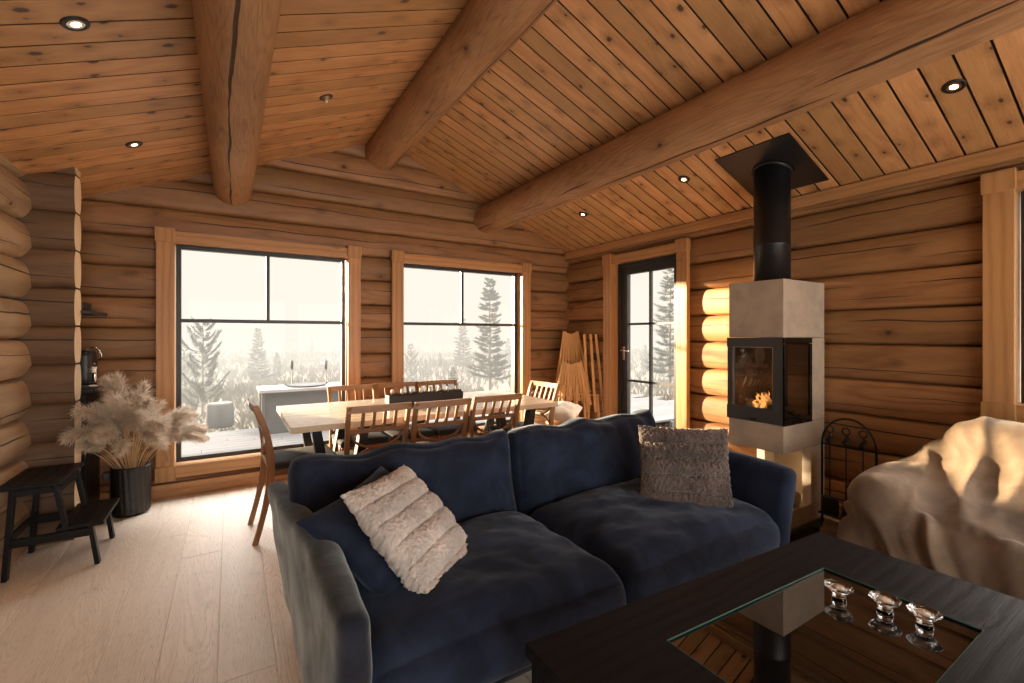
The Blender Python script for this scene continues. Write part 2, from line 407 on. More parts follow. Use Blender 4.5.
# ------------------------------------------------------------------ room numbers
XL,XR,YF,YB=-1.04,3.67,4.58,-2.6          # inner faces (log crowns)
RX,RZ,SL,SR=1.30,3.25,.41,.385            # ridge and slopes
P=.2424; Z0=.024
def zceil(x): return RZ-SL*(RX-x) if x<RX else RZ-SR*(x-RX)

def logwall(mb, axis, pos, sgn, a0, a1, z0, ztop, openings, depth=.045, phase=0., outer=.2, back=True, seed=0, span=None):
    """round-log wall. axis: direction the logs run; sgn: side of the room (+1 bulges to +)"""
    def pt(a,b,z): return Vector((a,b,z)) if axis=='x' else Vector((b,a,z))
    k=0; z=z0+phase-P
    while z<ztop:
        zl,zh=z,z+P; z+=P; k+=1
        if zh<=0: continue
        cuts=sorted(set([max(zl,0),min(zh,ztop)]+[c for o in openings for c in (o[2],o[3]) if max(zl,0)<c<min(zh,ztop)]))
        rnd=((k*7919+seed*131)%97)/97; ou=rnd*53+seed*3.1
        s0,s1=(a0,a1) if span is None else span(zl)
        if s1-s0<.05: continue
        dd=depth*(1+.18*math.sin(k*2.7+seed))
        for ci in range(len(cuts)-1):
            c0,c1=cuts[ci],cuts[ci+1]; mid=(c0+c1)/2
            segs=[(s0,s1)]
            for o in openings:
                if o[2]<mid<o[3]:
                    ns=[]
                    for (p,q) in segs:
                        if o[0]>p: ns.append((p,min(q,o[0])))
                        if o[1]<q: ns.append((max(p,o[1]),q))
                    segs=[x for x in ns if x[1]-x[0]>.003]
            nz=max(2,int(round(22*(c1-c0)/P)))
            for (p,q) in segs:
                na=max(1,int((q-p)/.22))
                Pg=[];U=[]
                for i in range(na+1):
                    a=p+(q-p)*i/na; row=[];ur=[]
                    sw=noise.noise(Vector((a*.55+k*9.1,seed*5.3,0)))
                    for j in range(nz+1):
                        zz=c0+(c1-c0)*j/nz; tt=(zz-zl)/P*2-1
                        # round crown with a narrow, deep seam
                        bul=math.sqrt(max(0,1-(abs(tt)**2.3)*.985))
                        off=dd*(1-bul)*(1+.2*sw)+.030*max(0,abs(tt)-.955)/.045
                        zq=zz+.010*sw*(1 if 0.02<(zz-zl)/P<.98 else .0)*math.sin(PI*(zz-zl)/P)
                        row.append(pt(a,pos-sgn*off+sgn*.006*sw,zq)); ur.append((a+ou,(zz-(zl+zh)/2)))
                    Pg.append(row);U.append(ur)
                if (axis=='x')==(sgn<0): Pg=Pg[::-1];U=U[::-1]
                mb.grid(Pg,rnd=rnd,uv=U)
                if back:
                    b=len(mb.v)
                    for (a_,z_) in ((p,c0),(q,c0),(q,c1),(p,c1)): mb.v.append(pt(a_,pos-sgn*outer,z_))
                    mb.face((b,b+1,b+2,b+3),rnd=rnd)
                    for a_ in (p,q):
                        b=len(mb.v)
                        for (b_,z_) in ((pos-sgn*.05,c0),(pos-sgn*outer,c0),(pos-sgn*outer,c1),(pos-sgn*.05,c1)): mb.v.append(pt(a_,b_,z_))
                        mb.face((b,b+1,b+2,b+3),rnd=rnd)

W1=(-.39,.97,.25,2.05); W2=(1.49,2.955,.25,2.05)      # openings in the far wall (x0,x1,z0,z1)
D1=(2.84,3.74,0,2.10); W3=(-.62,.67,.92,2.10)         # door and window in the right wall (y0,y1,z0,z1)
WB=[(-.8,1.15,.25,2.1),(1.35,3.45,.25,2.1)]              # unseen windows added behind the camera for fill light
mb=MB()
def spanf(z):
    z=max(z,.0)
    a=XL-.2 if z<zceil(XL-.2) else RX-(RZ-z)/SL
    b=XR+.2 if z<zceil(XR+.2) else RX+(RZ-z)/SR
    return (a,b)
logwall(mb,'x',YF,-1,XL-.2,XR+.2,Z0,RZ+.05,[W1,W2],phase=P/2,seed=1,span=spanf,depth=.042)
struct('wall_far',mb,M['logdark'])
mb=MB(); logwall(mb,'y',XR,-1,YB-.2,YF+.2,Z0,zceil(XR)+.02,[D1,W3],seed=2,depth=.045); struct('wall_right',mb,M['log'])
mb=MB(); logwall(mb,'y',XL,1,YB-.2,YF+.2,Z0,zceil(XL)+.02,[],seed=3,depth=.075,phase=.04); struct('wall_left',mb,M['logl'])
mb=MB(); logwall(mb,'x',YB,1,XL-.2,XR+.2,Z0,RZ+.05,WB,phase=P/2,seed=4,span=spanf); struct('wall_back',mb,M['log'])

# short cross wall: log ends seen as pointed ovals
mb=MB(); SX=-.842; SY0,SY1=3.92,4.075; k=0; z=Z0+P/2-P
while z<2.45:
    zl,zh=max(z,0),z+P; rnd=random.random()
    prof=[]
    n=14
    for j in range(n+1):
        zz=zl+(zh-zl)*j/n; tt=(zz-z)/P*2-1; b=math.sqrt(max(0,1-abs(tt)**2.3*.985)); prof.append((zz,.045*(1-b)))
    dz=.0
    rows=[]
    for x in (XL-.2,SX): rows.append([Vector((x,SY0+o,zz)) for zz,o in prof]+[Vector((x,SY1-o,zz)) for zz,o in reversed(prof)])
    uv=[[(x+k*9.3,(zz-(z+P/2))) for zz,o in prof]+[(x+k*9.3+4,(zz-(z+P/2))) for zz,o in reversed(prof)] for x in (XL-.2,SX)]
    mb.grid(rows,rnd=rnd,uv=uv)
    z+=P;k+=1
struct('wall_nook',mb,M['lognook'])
ends=MB(); z=Z0+P/2-P;k=0
while z<2.42:
    zl,zh=max(z,0),z+P; A=[];B=[]
    for j in range(15):
        zz=zl+.006+(zh-zl-.012)*j/14; tt=(zz-z)/P*2-1; b=math.sqrt(max(0,1-abs(tt)**2.3*.985)); o=.045*(1-b)-.001
        A.append(Vector((SX+.002,SY0+o,zz))); B.append(Vector((SX+.002,SY1-o,zz)))
    b0=len(ends.v); pts=A+B[::-1]; ends.v+=pts; ends.face(list(range(b0,b0+len(pts))),rnd=random.random(),g=Vector((0,0,1)),off=(k*3.1,k*1.7))
    z+=P;k+=1
struct('trim_1',ends,M['endgrain'])

# floor: long oak boards running towards the far wall
mb=MB(); x=-1.4425-.0; 
i=0
while x<XR+.25:
    y=YB-.25-random.random()*1.2
    while y<YF+.15:
        L=random.choice((1.6,2.0,2.4)); y1=min(y+L,YF+.2); g=.0012
        a,b,c,d=x+g,x+.2-g,y+g,y1-g
        rnd=random.random(); b0=len(mb.v); e=.0015
        for (px,py,pz) in ((a,c,-e),(b,c,-e),(b,d,-e),(a,d,-e),(a+e,c+e,0),(b-e,c+e,0),(b-e,d-e,0),(a+e,d-e,0)): mb.v.append(Vector((px,py,pz)))
        off=(rnd*61,rnd*17-x-.1)
        for q in ((4,5,6,7),(0,1,5,4),(1,2,6,5),(2,3,7,6),(3,0,4,7)):
            mb.face([b0+t for t in q],[(mb.v[b0+t].y+off[0],mb.v[b0+t].x+off[1]) for t in q],rnd)
        y=y1
    x+=.2;i+=1
b0=len(mb.v)
for p in ((XL-.4,YB-.4),(XR+.4,YB-.4),(XR+.4,YF+.2),(XL-.4,YF+.2)): mb.v.append(Vector((p[0],p[1],-.004)))
mb.face((b0,b0+1,b0+2,b0+3),rnd=0)
b0=len(mb.v)
for p in ((XL-.4,YB-.4),(XR+.4,YB-.4),(XR+.4,YF+.2),(XL-.4,YF+.2)): mb.v.append(Vector((p[0],p[1],-.14)))
mb.face((b0,b0+1,b0+2,b0+3),rnd=0)
struct('floor',mb,M['floor'])

# ceiling: tongue-and-groove boards down both slopes
mb=MB()
for side in (0,1):
    w=(.1455,.128)[side]
    y=YB-.25; k=0
    xa,xb=((XL-.25),RX) if side==0 else (RX,XR+.25)
    while y<YF+.22:
        rnd=random.random(); c=.002; g=.0052
        prof=[(y,.016),(y+g,.016),(y+g,c),(y+g+c,0),(y+w-g-c,0),(y+w-g,c),(y+w-g,.016),(y+w,.016)]
        rows=[]; uv=[]; ou=rnd*71
        for xx in (xa,xb):
            rows.append([Vector((xx,yy,zceil(xx)+dz)) for yy,dz in prof]); uv.append([(xx*1.08+ou,yy-y-.07+rnd*5) for yy,dz in prof])
        mb.grid(rows,rnd=rnd,sm=False,uv=uv); y+=w
    b0=len(mb.v)
    for xx,yy in ((xa,YB-.25),(xb,YB-.25),(xb,YF+.22),(xa,YF+.22)): mb.v.append(Vector((xx,yy,zceil(xx)+.20)))
    mb.face((b0,b0+1,b0+2,b0+3),rnd=0)
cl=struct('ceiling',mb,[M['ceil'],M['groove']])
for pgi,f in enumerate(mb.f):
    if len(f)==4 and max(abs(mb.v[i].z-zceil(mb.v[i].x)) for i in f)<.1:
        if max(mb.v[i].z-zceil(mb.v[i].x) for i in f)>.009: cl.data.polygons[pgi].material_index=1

# purlin logs
def beam(x,z,r,label,seed,rot):
    mb=MB(); n=40; rows=[];uv=[]; m=60
    for i in range(m+1):
        y=YB-.1+(YF+.05-YB+.1)*i/m; row=[];ur=[]
        for k in range(n+1):
            a=-PI+2*PI*k/n; d=Vector((math.sin(a),0,-math.cos(a)))
            rr=r*(1+.025*noise.noise(Vector((math.sin(a)*1.5+seed,y*.7,math.cos(a)*1.5)))+.012*noise.noise(Vector((math.sin(a)*3+seed,y*3,math.cos(a)*3))))
            row.append(Vector((x,y,z))+d*rr); ur.append((y+seed*13.7,a*r+rot))
        rows.append(row);uv.append(ur)
    mb.grid([[p for p in row] for row in rows],rnd=.5+.1*seed,uv=uv)
    for i in (0,m):
        b=len(mb.v); mb.v+=rows[i][:-1]; f=list(range(b,b+n)); mb.face(f if i==0 else f[::-1],rnd=.4)
    o=obj('ceiling_beam',mb,M['beam'],world=True,loc=(x,YB,z))
    tag(o,label,'beam','round log ceiling beams'); return o
beam(.022,2.555,.143,'round log beam on the left ceiling slope with a long dark crack',1,0.045)
beam(RX+.0,3.125,.166,'ridge log beam at the peak where the two ceiling slopes meet',2,-.05)
beam(2.5,2.618,.160,'round log beam on the right ceiling slope above the sofa and stove',3,.06)

# eave board along the right wall and baseboards
mb=MB(); mb.box((XR-.018,(YB+YF)/2,2.300),(.06,YF-YB,.085),g=1); struct('trim_2',mb,M['casing'],bevel=.01)
mb=MB(); mb.box((XR-.010,(YB+YF)/2,2.246),(.04,YF-YB,.03),g=1); struct('trim_3',mb,M['log'],bevel=.008)
mb=MB(); mb.box(((XL+XR)/2+.1,YF-.018,.055),(XR-XL-.2,.045,.11),g=0); struct('baseboard_far',mb,M['casing'],bevel=.005)
mb=MB(); mb.box((XR-.018,4.18,.055),(.045,.62,.11),g=1); mb.box((XR-.018,2.42,.055),(.045,.58,.11),g=1); mb.box((XR-.018,-.5,.055),(.045,4.1,.11),g=1); struct('baseboard_right',mb,M['casing'],bevel=.005)

# ------------------------------------------------------------------ windows and door
def casing(name_parent, axis, plane, sgn, o, bottom=True, w=.118, foot=None):
    """wood casing boards + deep reveals for an opening"""
    a0,a1,z0,z1=o
    def bx(mb,a,b,z,sa,sb,sz,g):
        if axis=='x': mb.box((a,b,z),(sa,sb,sz),g=g)
        else: mb.box((b,a,z),(sb,sa,sz),g=(1 if g==0 else g))
    f=plane+sgn*.045; zb=z0 if bottom else 0
    top=z1+.088; fz=(z0-.10 if bottom else 0.)
    for (ac,s) in ((a0,-1),(a1,1)):
        mb=MB(); bx(mb,ac+s*(w/2-.012),f,(fz+.10+z1)/2,w,.05,z1-fz-.10,2)
        struct('casing_board',mb,M['casing'],name_parent,bevel=.004)
        for (zc,h) in ((z1+.045,.115),(fz+.045,.12)):
            mb=MB(); bx(mb,ac+s*(w/2-.012),f+sgn*.006,zc,w+.012,.062,h,2); struct('corner_block',mb,M['casing'],name_parent,bevel=.004)
        mb=MB(); bx(mb,ac+s*.010,plane-sgn*.07,(z0+z1)/2,.022,.24,z1-z0+.02,2); struct('reveal_board',mb,M['casing'],name_parent,bevel=.002)
    mb=MB(); bx(mb,(a0+a1)/2,f,z1+.035,a1-a0-.0,.045,.095,0); struct('head_board',mb,M['casing'],name_parent,bevel=.004)
    mb=MB(); bx(mb,(a0+a1)/2,plane-sgn*.07,z1-.0+.008,a1-a0+.02,.24,.022,0); struct('reveal_board',mb,M['casing'],name_parent,bevel=.002)
    if bottom:
        mb=MB(); bx(mb,(a0+a1)/2,f,z0-.045,a1-a0,.045,.10,0); struct('sill_board',mb,M['casing'],name_parent,bevel=.004)
        mb=MB(); bx(mb,(a0+a1)/2,plane-sgn*.07,z0-.006,a1-a0+.02,.26,.022,0); struct('window_sill',mb,M['casing'],name_parent,bevel=.003)
def frame(parent,axis,pos,o,fw,bars,dep=.06,names=('window_frame','glazing_bar','pane')):
    a0,a1,z0,z1=o
    def bx(mb,a,z,sa,sz,d=dep,off=0.):
        if axis=='x': mb.box((a,pos+off,z),(sa,d,sz))
        else: mb.box((pos+off,a,z),(d,sa,sz))
    mb=MB(); bx(mb,a0+fw/2,(z0+z1)/2,fw,z1-z0); bx(mb,a1-fw/2,(z0+z1)/2,fw,z1-z0)
    bx(mb,(a0+a1)/2,z0+fw/2,a1-a0-2*fw,fw); bx(mb,(a0+a1)/2,z1-fw/2,a1-a0-2*fw,fw)
    struct(names[0],mb,M['blackframe'],parent,bevel=.003)
    for (kind,p,q0,q1,wd) in bars:
        mb=MB()
        if kind=='v': bx(mb,p,(q0+q1)/2,wd,q1-q0,.045)
        else: bx(mb,(q0+q1)/2,p,q1-q0,wd,.045)
        struct(names[1],mb,M['blackframe'],parent,bevel=.002)
    mb=MB(); bx(mb,(a0+a1)/2,(z0+z1)/2,a1-a0-1.2*fw,z1-z0-1.2*fw,.008,.0)
    # single sheet so that light is not refracted twice
    mb2=MB(); b=0
    e=fw*.8
    q=[(a0+e,z0+e),(a1-e,z0+e),(a1-e,z1-e),(a0+e,z1-e)]
    for a,z in q: mb2.v.append(Vector((a,pos,z)) if axis=='x' else Vector((pos,a,z)))
    mb2.face((0,1,2,3)); struct(names[2],mb2,M['winglass'],parent)
def setting(name,loc):
    o=bpy.data.objects.new(name,None); C.objects.link(o); o.location=loc; WL[o.name]=Vector(loc); o['kind']='structure'; return o
for nm,o in (('window_1',W1),('window_2',W2)):
    e=setting(nm,((o[0]+o[1])/2,YF,o[2])); casing(e,'x',YF,-1,o)
    oo=(o[0]+.012,o[1]-.012,o[2]+.005,o[3]-.005); mid=(o[0]+o[1])/2
    frame(e,'x',YF+.085,oo,.034,[('h',1.42,oo[0]+.03,oo[1]-.03,.03),('v',mid,1.43,oo[3]-.03,.03)])
e=setting('window_3',(XR,(W3[0]+W3[1])/2,W3[2])); casing(e,'y',XR,-1,W3,w=.125)
oo=(W3[0]+.012,W3[1]-.012,W3[2]+.005,W3[3]-.005); frame(e,'y',XR+.085,oo,.04,[('v',0.02,oo[2],oo[3],.03)])
e=setting('door_1',(XR,(D1[0]+D1[1])/2,0)); casing(e,'y',XR,-1,D1,bottom=False)
oo=(D1[0]+.012,D1[1]-.012,.0,D1[3]-.005)
frame(e,'y',XR+.085,oo,.035,[],names=('door_frame','glazing_bar','x')) if False else None
mb=MB()
for yy in (oo[0]+.02,oo[1]-.02): mb.box((XR+.09,yy,(oo[2]+oo[3])/2),(.09,.04,oo[3]-oo[2]))
mb.box((XR+.09,(oo[0]+oo[1])/2,oo[3]-.02),(.09,oo[1]-oo[0]-.08,.04)); struct('door_frame',mb,M['blackframe'],e,bevel=.003)
lf=(oo[0]+.042,oo[1]-.042,.02,oo[3]-.042); mb=MB(); st=.085
for yy in (lf[0]+st/2,lf[1]-st/2): mb.box((XR+.085,yy,(lf[2]+lf[3])/2),(.055,st,lf[3]-lf[2]))
mb.box((XR+.085,(lf[0]+lf[1])/2,lf[3]-st/2),(.055,lf[1]-lf[0]-2*st,st)); mb.box((XR+.085,(lf[0]+lf[1])/2,lf[2]+.10),(.055,lf[1]-lf[0]-2*st,.20))
leaf=struct('door_leaf',mb,M['blackframe'],e,bevel=.003)
gy0,gy1,gz0,gz1=lf[0]+st,lf[1]-st,lf[2]+.2,lf[3]-st
mb=MB(); mb.box((XR+.085,(gy0+gy1)/2,(gz0+gz1)/2),(.035,.022,gz1-gz0)); struct('glazing_bar',mb,M['blackframe'],leaf)
for zz in (.80,1.42): 
    mb=MB(); mb.box((XR+.085,(gy0+gy1)/2,zz),(.035,gy1-gy0,.024)); struct('glazing_bar',mb,M['blackframe'],leaf)
mb=MB()
for y,z in ((gy0-.01,gz0-.01),(gy1+.01,gz0-.01),(gy1+.01,gz1+.01),(gy0-.01,gz1+.01)): mb.v.append(Vector((XR+.085,y,z)))
mb.face((0,1,2,3)); struct('pane',mb,M['winglass'],leaf)
mb=MB(); yh=lf[1]-st/2; mb.box((XR+.052,yh,1.10),(.012,.032,.15)); mb.tube([(XR+.05,yh,1.13),(XR+.005,yh,1.13),(XR+.0,yh-.012,1.13),(XR+.0,yh-.12,1.125)],.009,10)
struct('door_handle',mb,M['chrome'],leaf,bevel=.002)
for zz in (.3,1.15,1.85):
    mb=MB(); mb.tube([(XR+.055,gy0-st+.0,zz-.04),(XR+.055,gy0-st,zz+.04)],.009,8); struct('hinge',mb,M['chrome'],leaf)
# unseen windows added behind the camera as frames for the fill lamps
for i,o in enumerate(WB):
    e=setting('window_%d'%(4+i),((o[0]+o[1])/2,YB,o[2])); casing(e,'x',YB,1,o); frame(e,'x',YB-.085,(o[0]+.012,o[1]-.012,o[2]+.005,o[3]-.005),.034,[('h',1.42,o[0],o[1],.03)])

# wall switch in the corner
mb=MB(); mb.box((XR-.012,4.03,1.05),(.02,.075,.085)); tag(obj('light_switch',mb,M['black'],world=True,loc=(XR,4.03,1.05),bevel=.003),'small black wall switch beside the corner sticks','switch')

# recessed downlights, placed where the photo shows them on the slopes
def hit(px,py):
    xr=(px-512)/455; yu=(335-py)/455; dx=math.sin(TH)+math.cos(TH)*xr; dy=math.cos(TH)-math.sin(TH)*xr
    best=None
    for side in (0,1):
        # 1.3+yu*d = RZ -/+ slope*(x-RX)
        if side==0: d=(RZ-SL*RX-1.3)/(yu-SL*dx)
        else: d=(RZ+SR*RX-1.3)/(yu+SR*dx)
        x=dx*d
        if d>0 and ((x<=RX)==(side==0)): return Vector((x,dy*d,1.3+yu*d)),(-SL if side==0 else SR)
DL=[(75,23,'lit recessed downlight nearest the top left corner of the ceiling',1),(134,144,'lit recessed downlight left of the left beam, above the short log wall',1),(326,97,'unlit black spotlight with a protruding lamp between the left and ridge beams',0),
    (954,86,'lit recessed downlight right of the flue, under the right beam',1),(684,179,'small recessed downlight left of the black flue plate',1),(583,214,'small recessed downlight above the far right corner',1)]
LAMPS=[]
for (px,py,lab,on) in DL:
    p,s=hit(px,py)
    nrm=Vector((-s if s<0 else -s,0,-1)); nrm=Vector((s*-1,0,-1)).normalized()
    e=thing('recessed_downlight',lab,'ceiling light',p,0,'recessed ceiling downlights')
    q=Vector((0,0,-1)).rotation_difference(nrm).to_matrix()
    mb=MB(); mb.lathe([(.026,.004),(.030,-.004),(.044,-.007),(.047,-.002),(.047,.004)],n=28); xf(mb,(0,0,0),q); obj('trim_ring',mb,M['black'],e)
    mb=MB(); mb.lathe([(.029,-.0065),(.027,-.0060),(.021,-.0015),(.0,-.0012)],n=24,); xf(mb,(0,0,0),q); obj('reflector',mb,M['brass'],e)
    if on:
        mb=MB(); mb.lathe([(.0,-.0085),(.012,-.0080),(.019,-.0060),(.020,-.0045)],n=24); xf(mb,(0,0,0),q); obj('lamp',mb,M['bulb'],e)
    else:
        mb=MB(); mb.lathe([(.0,-.036),(.014,-.035),(.018,.002),(.02,.01)],n=20,fn=lambda p:Euler((.3,.2,0)).to_matrix()@p); xf(mb,(0,0,0),q); obj('lamp',mb,M['chrome'],e)
    if on:
        LAMPS.append(p)
        ld=bpy.data.lights.new('downlight_beam','SPOT'); ld.energy=8; ld.color=(1,.72,.42); ld.spot_size=math.radians(95); ld.spot_blend=.8; ld.shadow_soft_size=.03
        lo=bpy.data.objects.new('downlight_beam',ld); C.objects.link(lo); lo.location=p+nrm*.03; lo.rotation_euler=(0,0,0)
# ------------------------------------------------------------------ sofa (along X, facing the camera)
sofa=thing('sofa','large navy velvet two-seat sofa with loose back cushions facing the black coffee table','sofa',(1.31,1.80,0))
def sobj(name,mb,mat,par=sofa,**k): return obj(name,mb,mat,par,**k)
def wr(p,s,a,o=0): return N3(p,s,o)*a+N3(p,s*2.3,o+5)*a*.5
def armfn(sd):
    def f(u,q):
        t=(q.z+.27)/.54
        fr=max(0,min(1,(-q.y-.22)/.36))
        q=Vector((q.x*(1+.12*math.cos(u.z*1.2)*math.cos(u.y*1.3))+sd*(.0 if sd<0 else (.05*t-.02))-(.016*math.sin(t*2.6) if sd<0 else 0)*(-1)*0-(.085*t*max(0,q.y+.1)/.68 if sd<0 else 0),q.y,q.z))
        if t>.3: q.z-=.02*fr*fr*(t-.3)/.7
        q.z+=.02*max(0,q.y)*t/.6
        q.y-=.035*t*(1 if q.y<-.3 else 0)*fr
        n=wr(q,4.5,.012,sd*3)+.004*math.sin(q.z*34+q.y*9)*max(0,N3(q,3,sd))
        q.x+=n; q.z+=n*.7*(1 if t>.5 else 0)
        return q
    return f
for sd in (-1,1):
    a=rbox(.095,1.17,.54 if sd<0 else .575,.042,(3,24,14),armfn(sd)); xf(a,(-1.045 if sd<0 else 1.015,-.02,.345 if sd<0 else .37)); arm=sobj('armrest',a,M['velvetarm'] if sd<0 else M['velvet'],sub=1)
b=rbox(2.06,.12,.50,.05,(20,3,8),lambda u,q:q+Vector((0,.03*(u.z),0))+Vector((0,wr(q,4,.008),0))); xf(b,(0,.50,.345)); sobj('back_panel',b,M['velvetarm'],sub=1)
b=rbox(2.04,.94,.17,.03,(16,10,3),lambda u,q:q+Vector((0,wr(q,5,.006)-.05*(u.z>0)*(u.y<0),wr(q,4,.004)))); xf(b,(0,.0,.185)); sobj('base_frame',b,M['velvetarm'],sub=1)
for x in (-.95,.95):
    for y in (-.42,.46):
        g=MB(); g.lathe([(.018,0),(.024,.02),(.03,.105)],(x,y,0),16); sobj('leg',g,M['blackwood'])
def seatfn(seed):
    def f(u,q):
        top=.5+.5*u.z
        cr=(1-u.x**4)*(1-u.y**4)
        q.z+=top*.055*cr-(1-top)*.0
        # plump front that rolls over
        if u.y<-.5: q.y-=.035*(1-abs(u.z)**2)*(1-u.x**6)*(-u.y-.5)*2
        w=N3(q,3.2,seed)*.018+N3((q.x*1.2,q.y*2.2,0),5.5,seed+3)*.012+N3((q.x*.8+q.y,q.y*1.6-q.x,0),9,seed+6)*.006
        # tension creases running from the back corners
        c=math.sin((q.x*9+q.y*16)+3*N3(q,3,seed+9))*math.exp(-((q.x-.02)**2*14+(q.y-.02)**2*22))
        q.z+=top*.006*(1-abs(N3((q.x*.7+q.y*.9,q.y*1.3-q.x*.6,0),11,seed+12))*3)**3*(1 if abs(u.x)<.85 else 0)
        q.z+=top*(w+.009*c*(1 if seed>2 else .5))
        return q
    return f
for i,(xc,sd,wd) in enumerate(((-.53,1,.97),(.475,4,1.03))):
    c=rbox(wd,.75,.20,.075,(30,26,5),seatfn(sd)); xf(c,(xc,-.235,.325)); sobj('seat_cushion',c,M['velvet'],sub=1)
def backfn(seed):
    def f(u,q):
        cr=(1-abs(u.x)**3.5)*(1-abs(u.z)**3.5)
        q.y+=u.y*.055*cr
        # soft pointed corners, slumped top edge
        if u.z>0:
            q.z+=.022*abs(u.x)**6*u.z-.012*(1-u.x*u.x)*u.z*(1+.7*math.sin(u.x*5+seed))
            q.x*=1+.012*u.z
        q.z+=.010*math.sin(u.x*11+seed*2)*max(0,u.z)**3+N3(q,6,seed)*.010*max(0,u.z)
        q.y+=N3(q,3.4,seed+2)*.026+N3((q.x*2.4,0,q.z),5,seed+8)*.016+N3((q.x*1.0+q.z,0,q.z-q.x),9,seed+18)*.008
        # puckers at the seam
        e=max(abs(u.x),abs(u.z))
        q.y+=.004*math.sin((q.x+q.z)*95)*max(0,(e-.82))/.18*(1-abs(u.y))*0
        q.y-=.007*math.sin(q.x*48+seed+4*N3(q,3,1))*max(0,u.z-.45)/.55*(1 if u.y<0 else -1)
        return q
    return f
for i,(xc,sd,wd) in enumerate(((-.575,11,1.055),(.515,17,1.11))):
    c=rbox(wd,.19,.50,.085,(26,4,18),backfn(sd)); R=Euler((math.radians(-13 if i==0 else -11),0,math.radians(-.5 if i==0 else 1.5))).to_matrix()
    xf(c,(xc,.27,.540 if i==0 else .555),R); bc=sobj('back_cushion',c,M['velvet'],sub=1)
    pts=[]
    for k in range(44):
        t=2*PI*k/44
        e=.30; sx=math.copysign(abs(math.cos(t))**e,math.cos(t)); sz=math.copysign(abs(math.sin(t))**e,math.sin(t))
        pts.append(R@Vector((sx*(wd/2-.006),0.0,sz*.245+(.015*abs(sx)**6 if sz>0 else 0)))+Vector((xc,.27,.540 if i==0 else .555)))

# ------------------------------------------------------------------ loose pillows
def pillow(w,h,t,n=44,ribs=0,fuzz=0,seed=0,ribdir=0,amp=.30,corner=.05):
    mb=MB()
    for sgn in (1,-1):
        Pg=[]
        for i in range(n+1):
            row=[]
            for j in range(n+1):
                u=-1+2*i/n; v=-1+2*j/n
                # ease towards the rim
                u=math.sin(u*PI/2)*.35+u*.65; v=math.sin(v*PI/2)*.35+v*.65
                k=max(0,(1-u**2)*(1-v**2))**.42
                x=u*w/2*(1-corner*(1-v*v)*abs(u)**2); y=v*h/2*(1-corner*(1-u*u)*abs(v)**2)
                z=t/2*k
                if ribs:
                    a=(v if ribdir==0 else u)*.5+.5
                    rb=abs(math.sin(PI*a*ribs+.25*N3((x,y,0),9,seed)))**.38
                    z*=(1-amp)+amp*rb
                    z-=.012*(1-rb)*k
                z+=k*(N3((x,y,sgn*.3),6,seed)*.02+(0 if ribs else N3((x,y*2,0),11,seed)*.014))
                p=Vector((x,y,sgn*z))
                if fuzz:
                    d=Vector((N3(p,60,seed),N3(p,60,seed+4),N3(p,60,seed+8)))*fuzz*.45+Vector((N3(p,120,seed+14),N3(p,120,seed+24),N3(p,120,seed+34)))*fuzz*.8
                    p+=d
                row.append(p)
            Pg.append(row)
        if sgn<0: Pg=Pg[::-1]
        mb.grid(Pg)
    return mb
def place_pillow(name,label,TL,TR,BL,mb,mat,sub=1,lift=0.,shift=(0,0,0)):
    e_=Vector((0,0,1.3)); TL,TR,BL=[e_+(Vector(q)-e_)*1.045 for q in (TL,TR,BL)]
    x=(TR-TL).normalized(); yy=(TL-BL); y=(yy-x*yy.dot(x)).normalized(); z=x.cross(y)
    R=Matrix((x,y,z)).transposed(); c=(TR+BL)/2+z*lift+Vector(shift)
    xf(mb,(0,0,0),R)
    zmin=min(p.z for p in mb.v)
    o=obj(name,mb,mat,None,loc=c,sub=sub); o.modifiers.new('w','WELD').merge_threshold=.0004
    tag(o,label,'pillow'); return o
place_pillow('throw_pillow','navy velvet pillow behind the light grey plush pillow in the left sofa corner',(.235,1.70,.72),(.545,1.93,.78),(.43,1.41,.47),pillow(.46,.47,.16,ribs=0,seed=3,corner=.10),M['pillownavy'],lift=.0,shift=(-.01,-.06,-.025))
place_pillow('throw_pillow','light grey ribbed plush pillow leaning in the left corner of the sofa',(.315,1.57,.775),(.615,1.86,.755),(.56,1.385,.465),pillow(.445,.49,.16,n=170,ribs=6,fuzz=.0065,seed=5,amp=.20),M['fur'],sub=0,lift=.03,shift=(-.04,-.06,-.02))
place_pillow('throw_pillow','grey-brown ribbed plush pillow against the right armrest of the sofa',(1.80,1.66,.80),(2.10,1.37,.80),(1.725,1.575,.475),pillow(.45,.42,.15,n=160,ribs=5,fuzz=.008,seed=8,amp=.48),M['furdark'],sub=0,lift=.03)

# ------------------------------------------------------------------ coffee table
ct=thing('coffee_table','low black wooden coffee table with a dark glass inset top','table',(1.34,.57,0))
ZT=.50
A=Vector((.652,.987,ZT)); B=Vector((2.035,.915,ZT)); Cc=Vector((2.035,.19,ZT)); Dd=Vector((.652,.19,ZT))
a=Vector((.973,.800,ZT)); b=Vector((1.735,.765,ZT)); c=Vector((1.735,.375,ZT)); d=Vector((.973,.375,ZT))
def slab(mb,quad,th):
    b0=len(mb.v); mb.v+=[q.copy() for q in quad]+[q-Vector((0,0,th)) for q in quad]
    e=(quad[1]-quad[0]); g=e.normalized() if e.length>(quad[2]-quad[1]).length else (quad[2]-quad[1]).normalized()
    r=random.random()
    mb.face((b0+3,b0+2,b0+1,b0),g=g,rnd=r); mb.face((b0+4,b0+5,b0+6,b0+7),g=g,rnd=r)
    for k in range(4):
        k2=(k+1)%4; mb.face((b0+k,b0+k2,b0+4+k2,b0+4+k),g=Vector((1,0,0)) if k%2==0 else Vector((0,1,0)),rnd=r)
top=MB(); th_=.035
top.v=[q.copy() for q in (A,B,Cc,Dd,a,b,c,d)]+[q-Vector((0,0,th_)) for q in (A,B,Cc,Dd,a,b,c,d)]
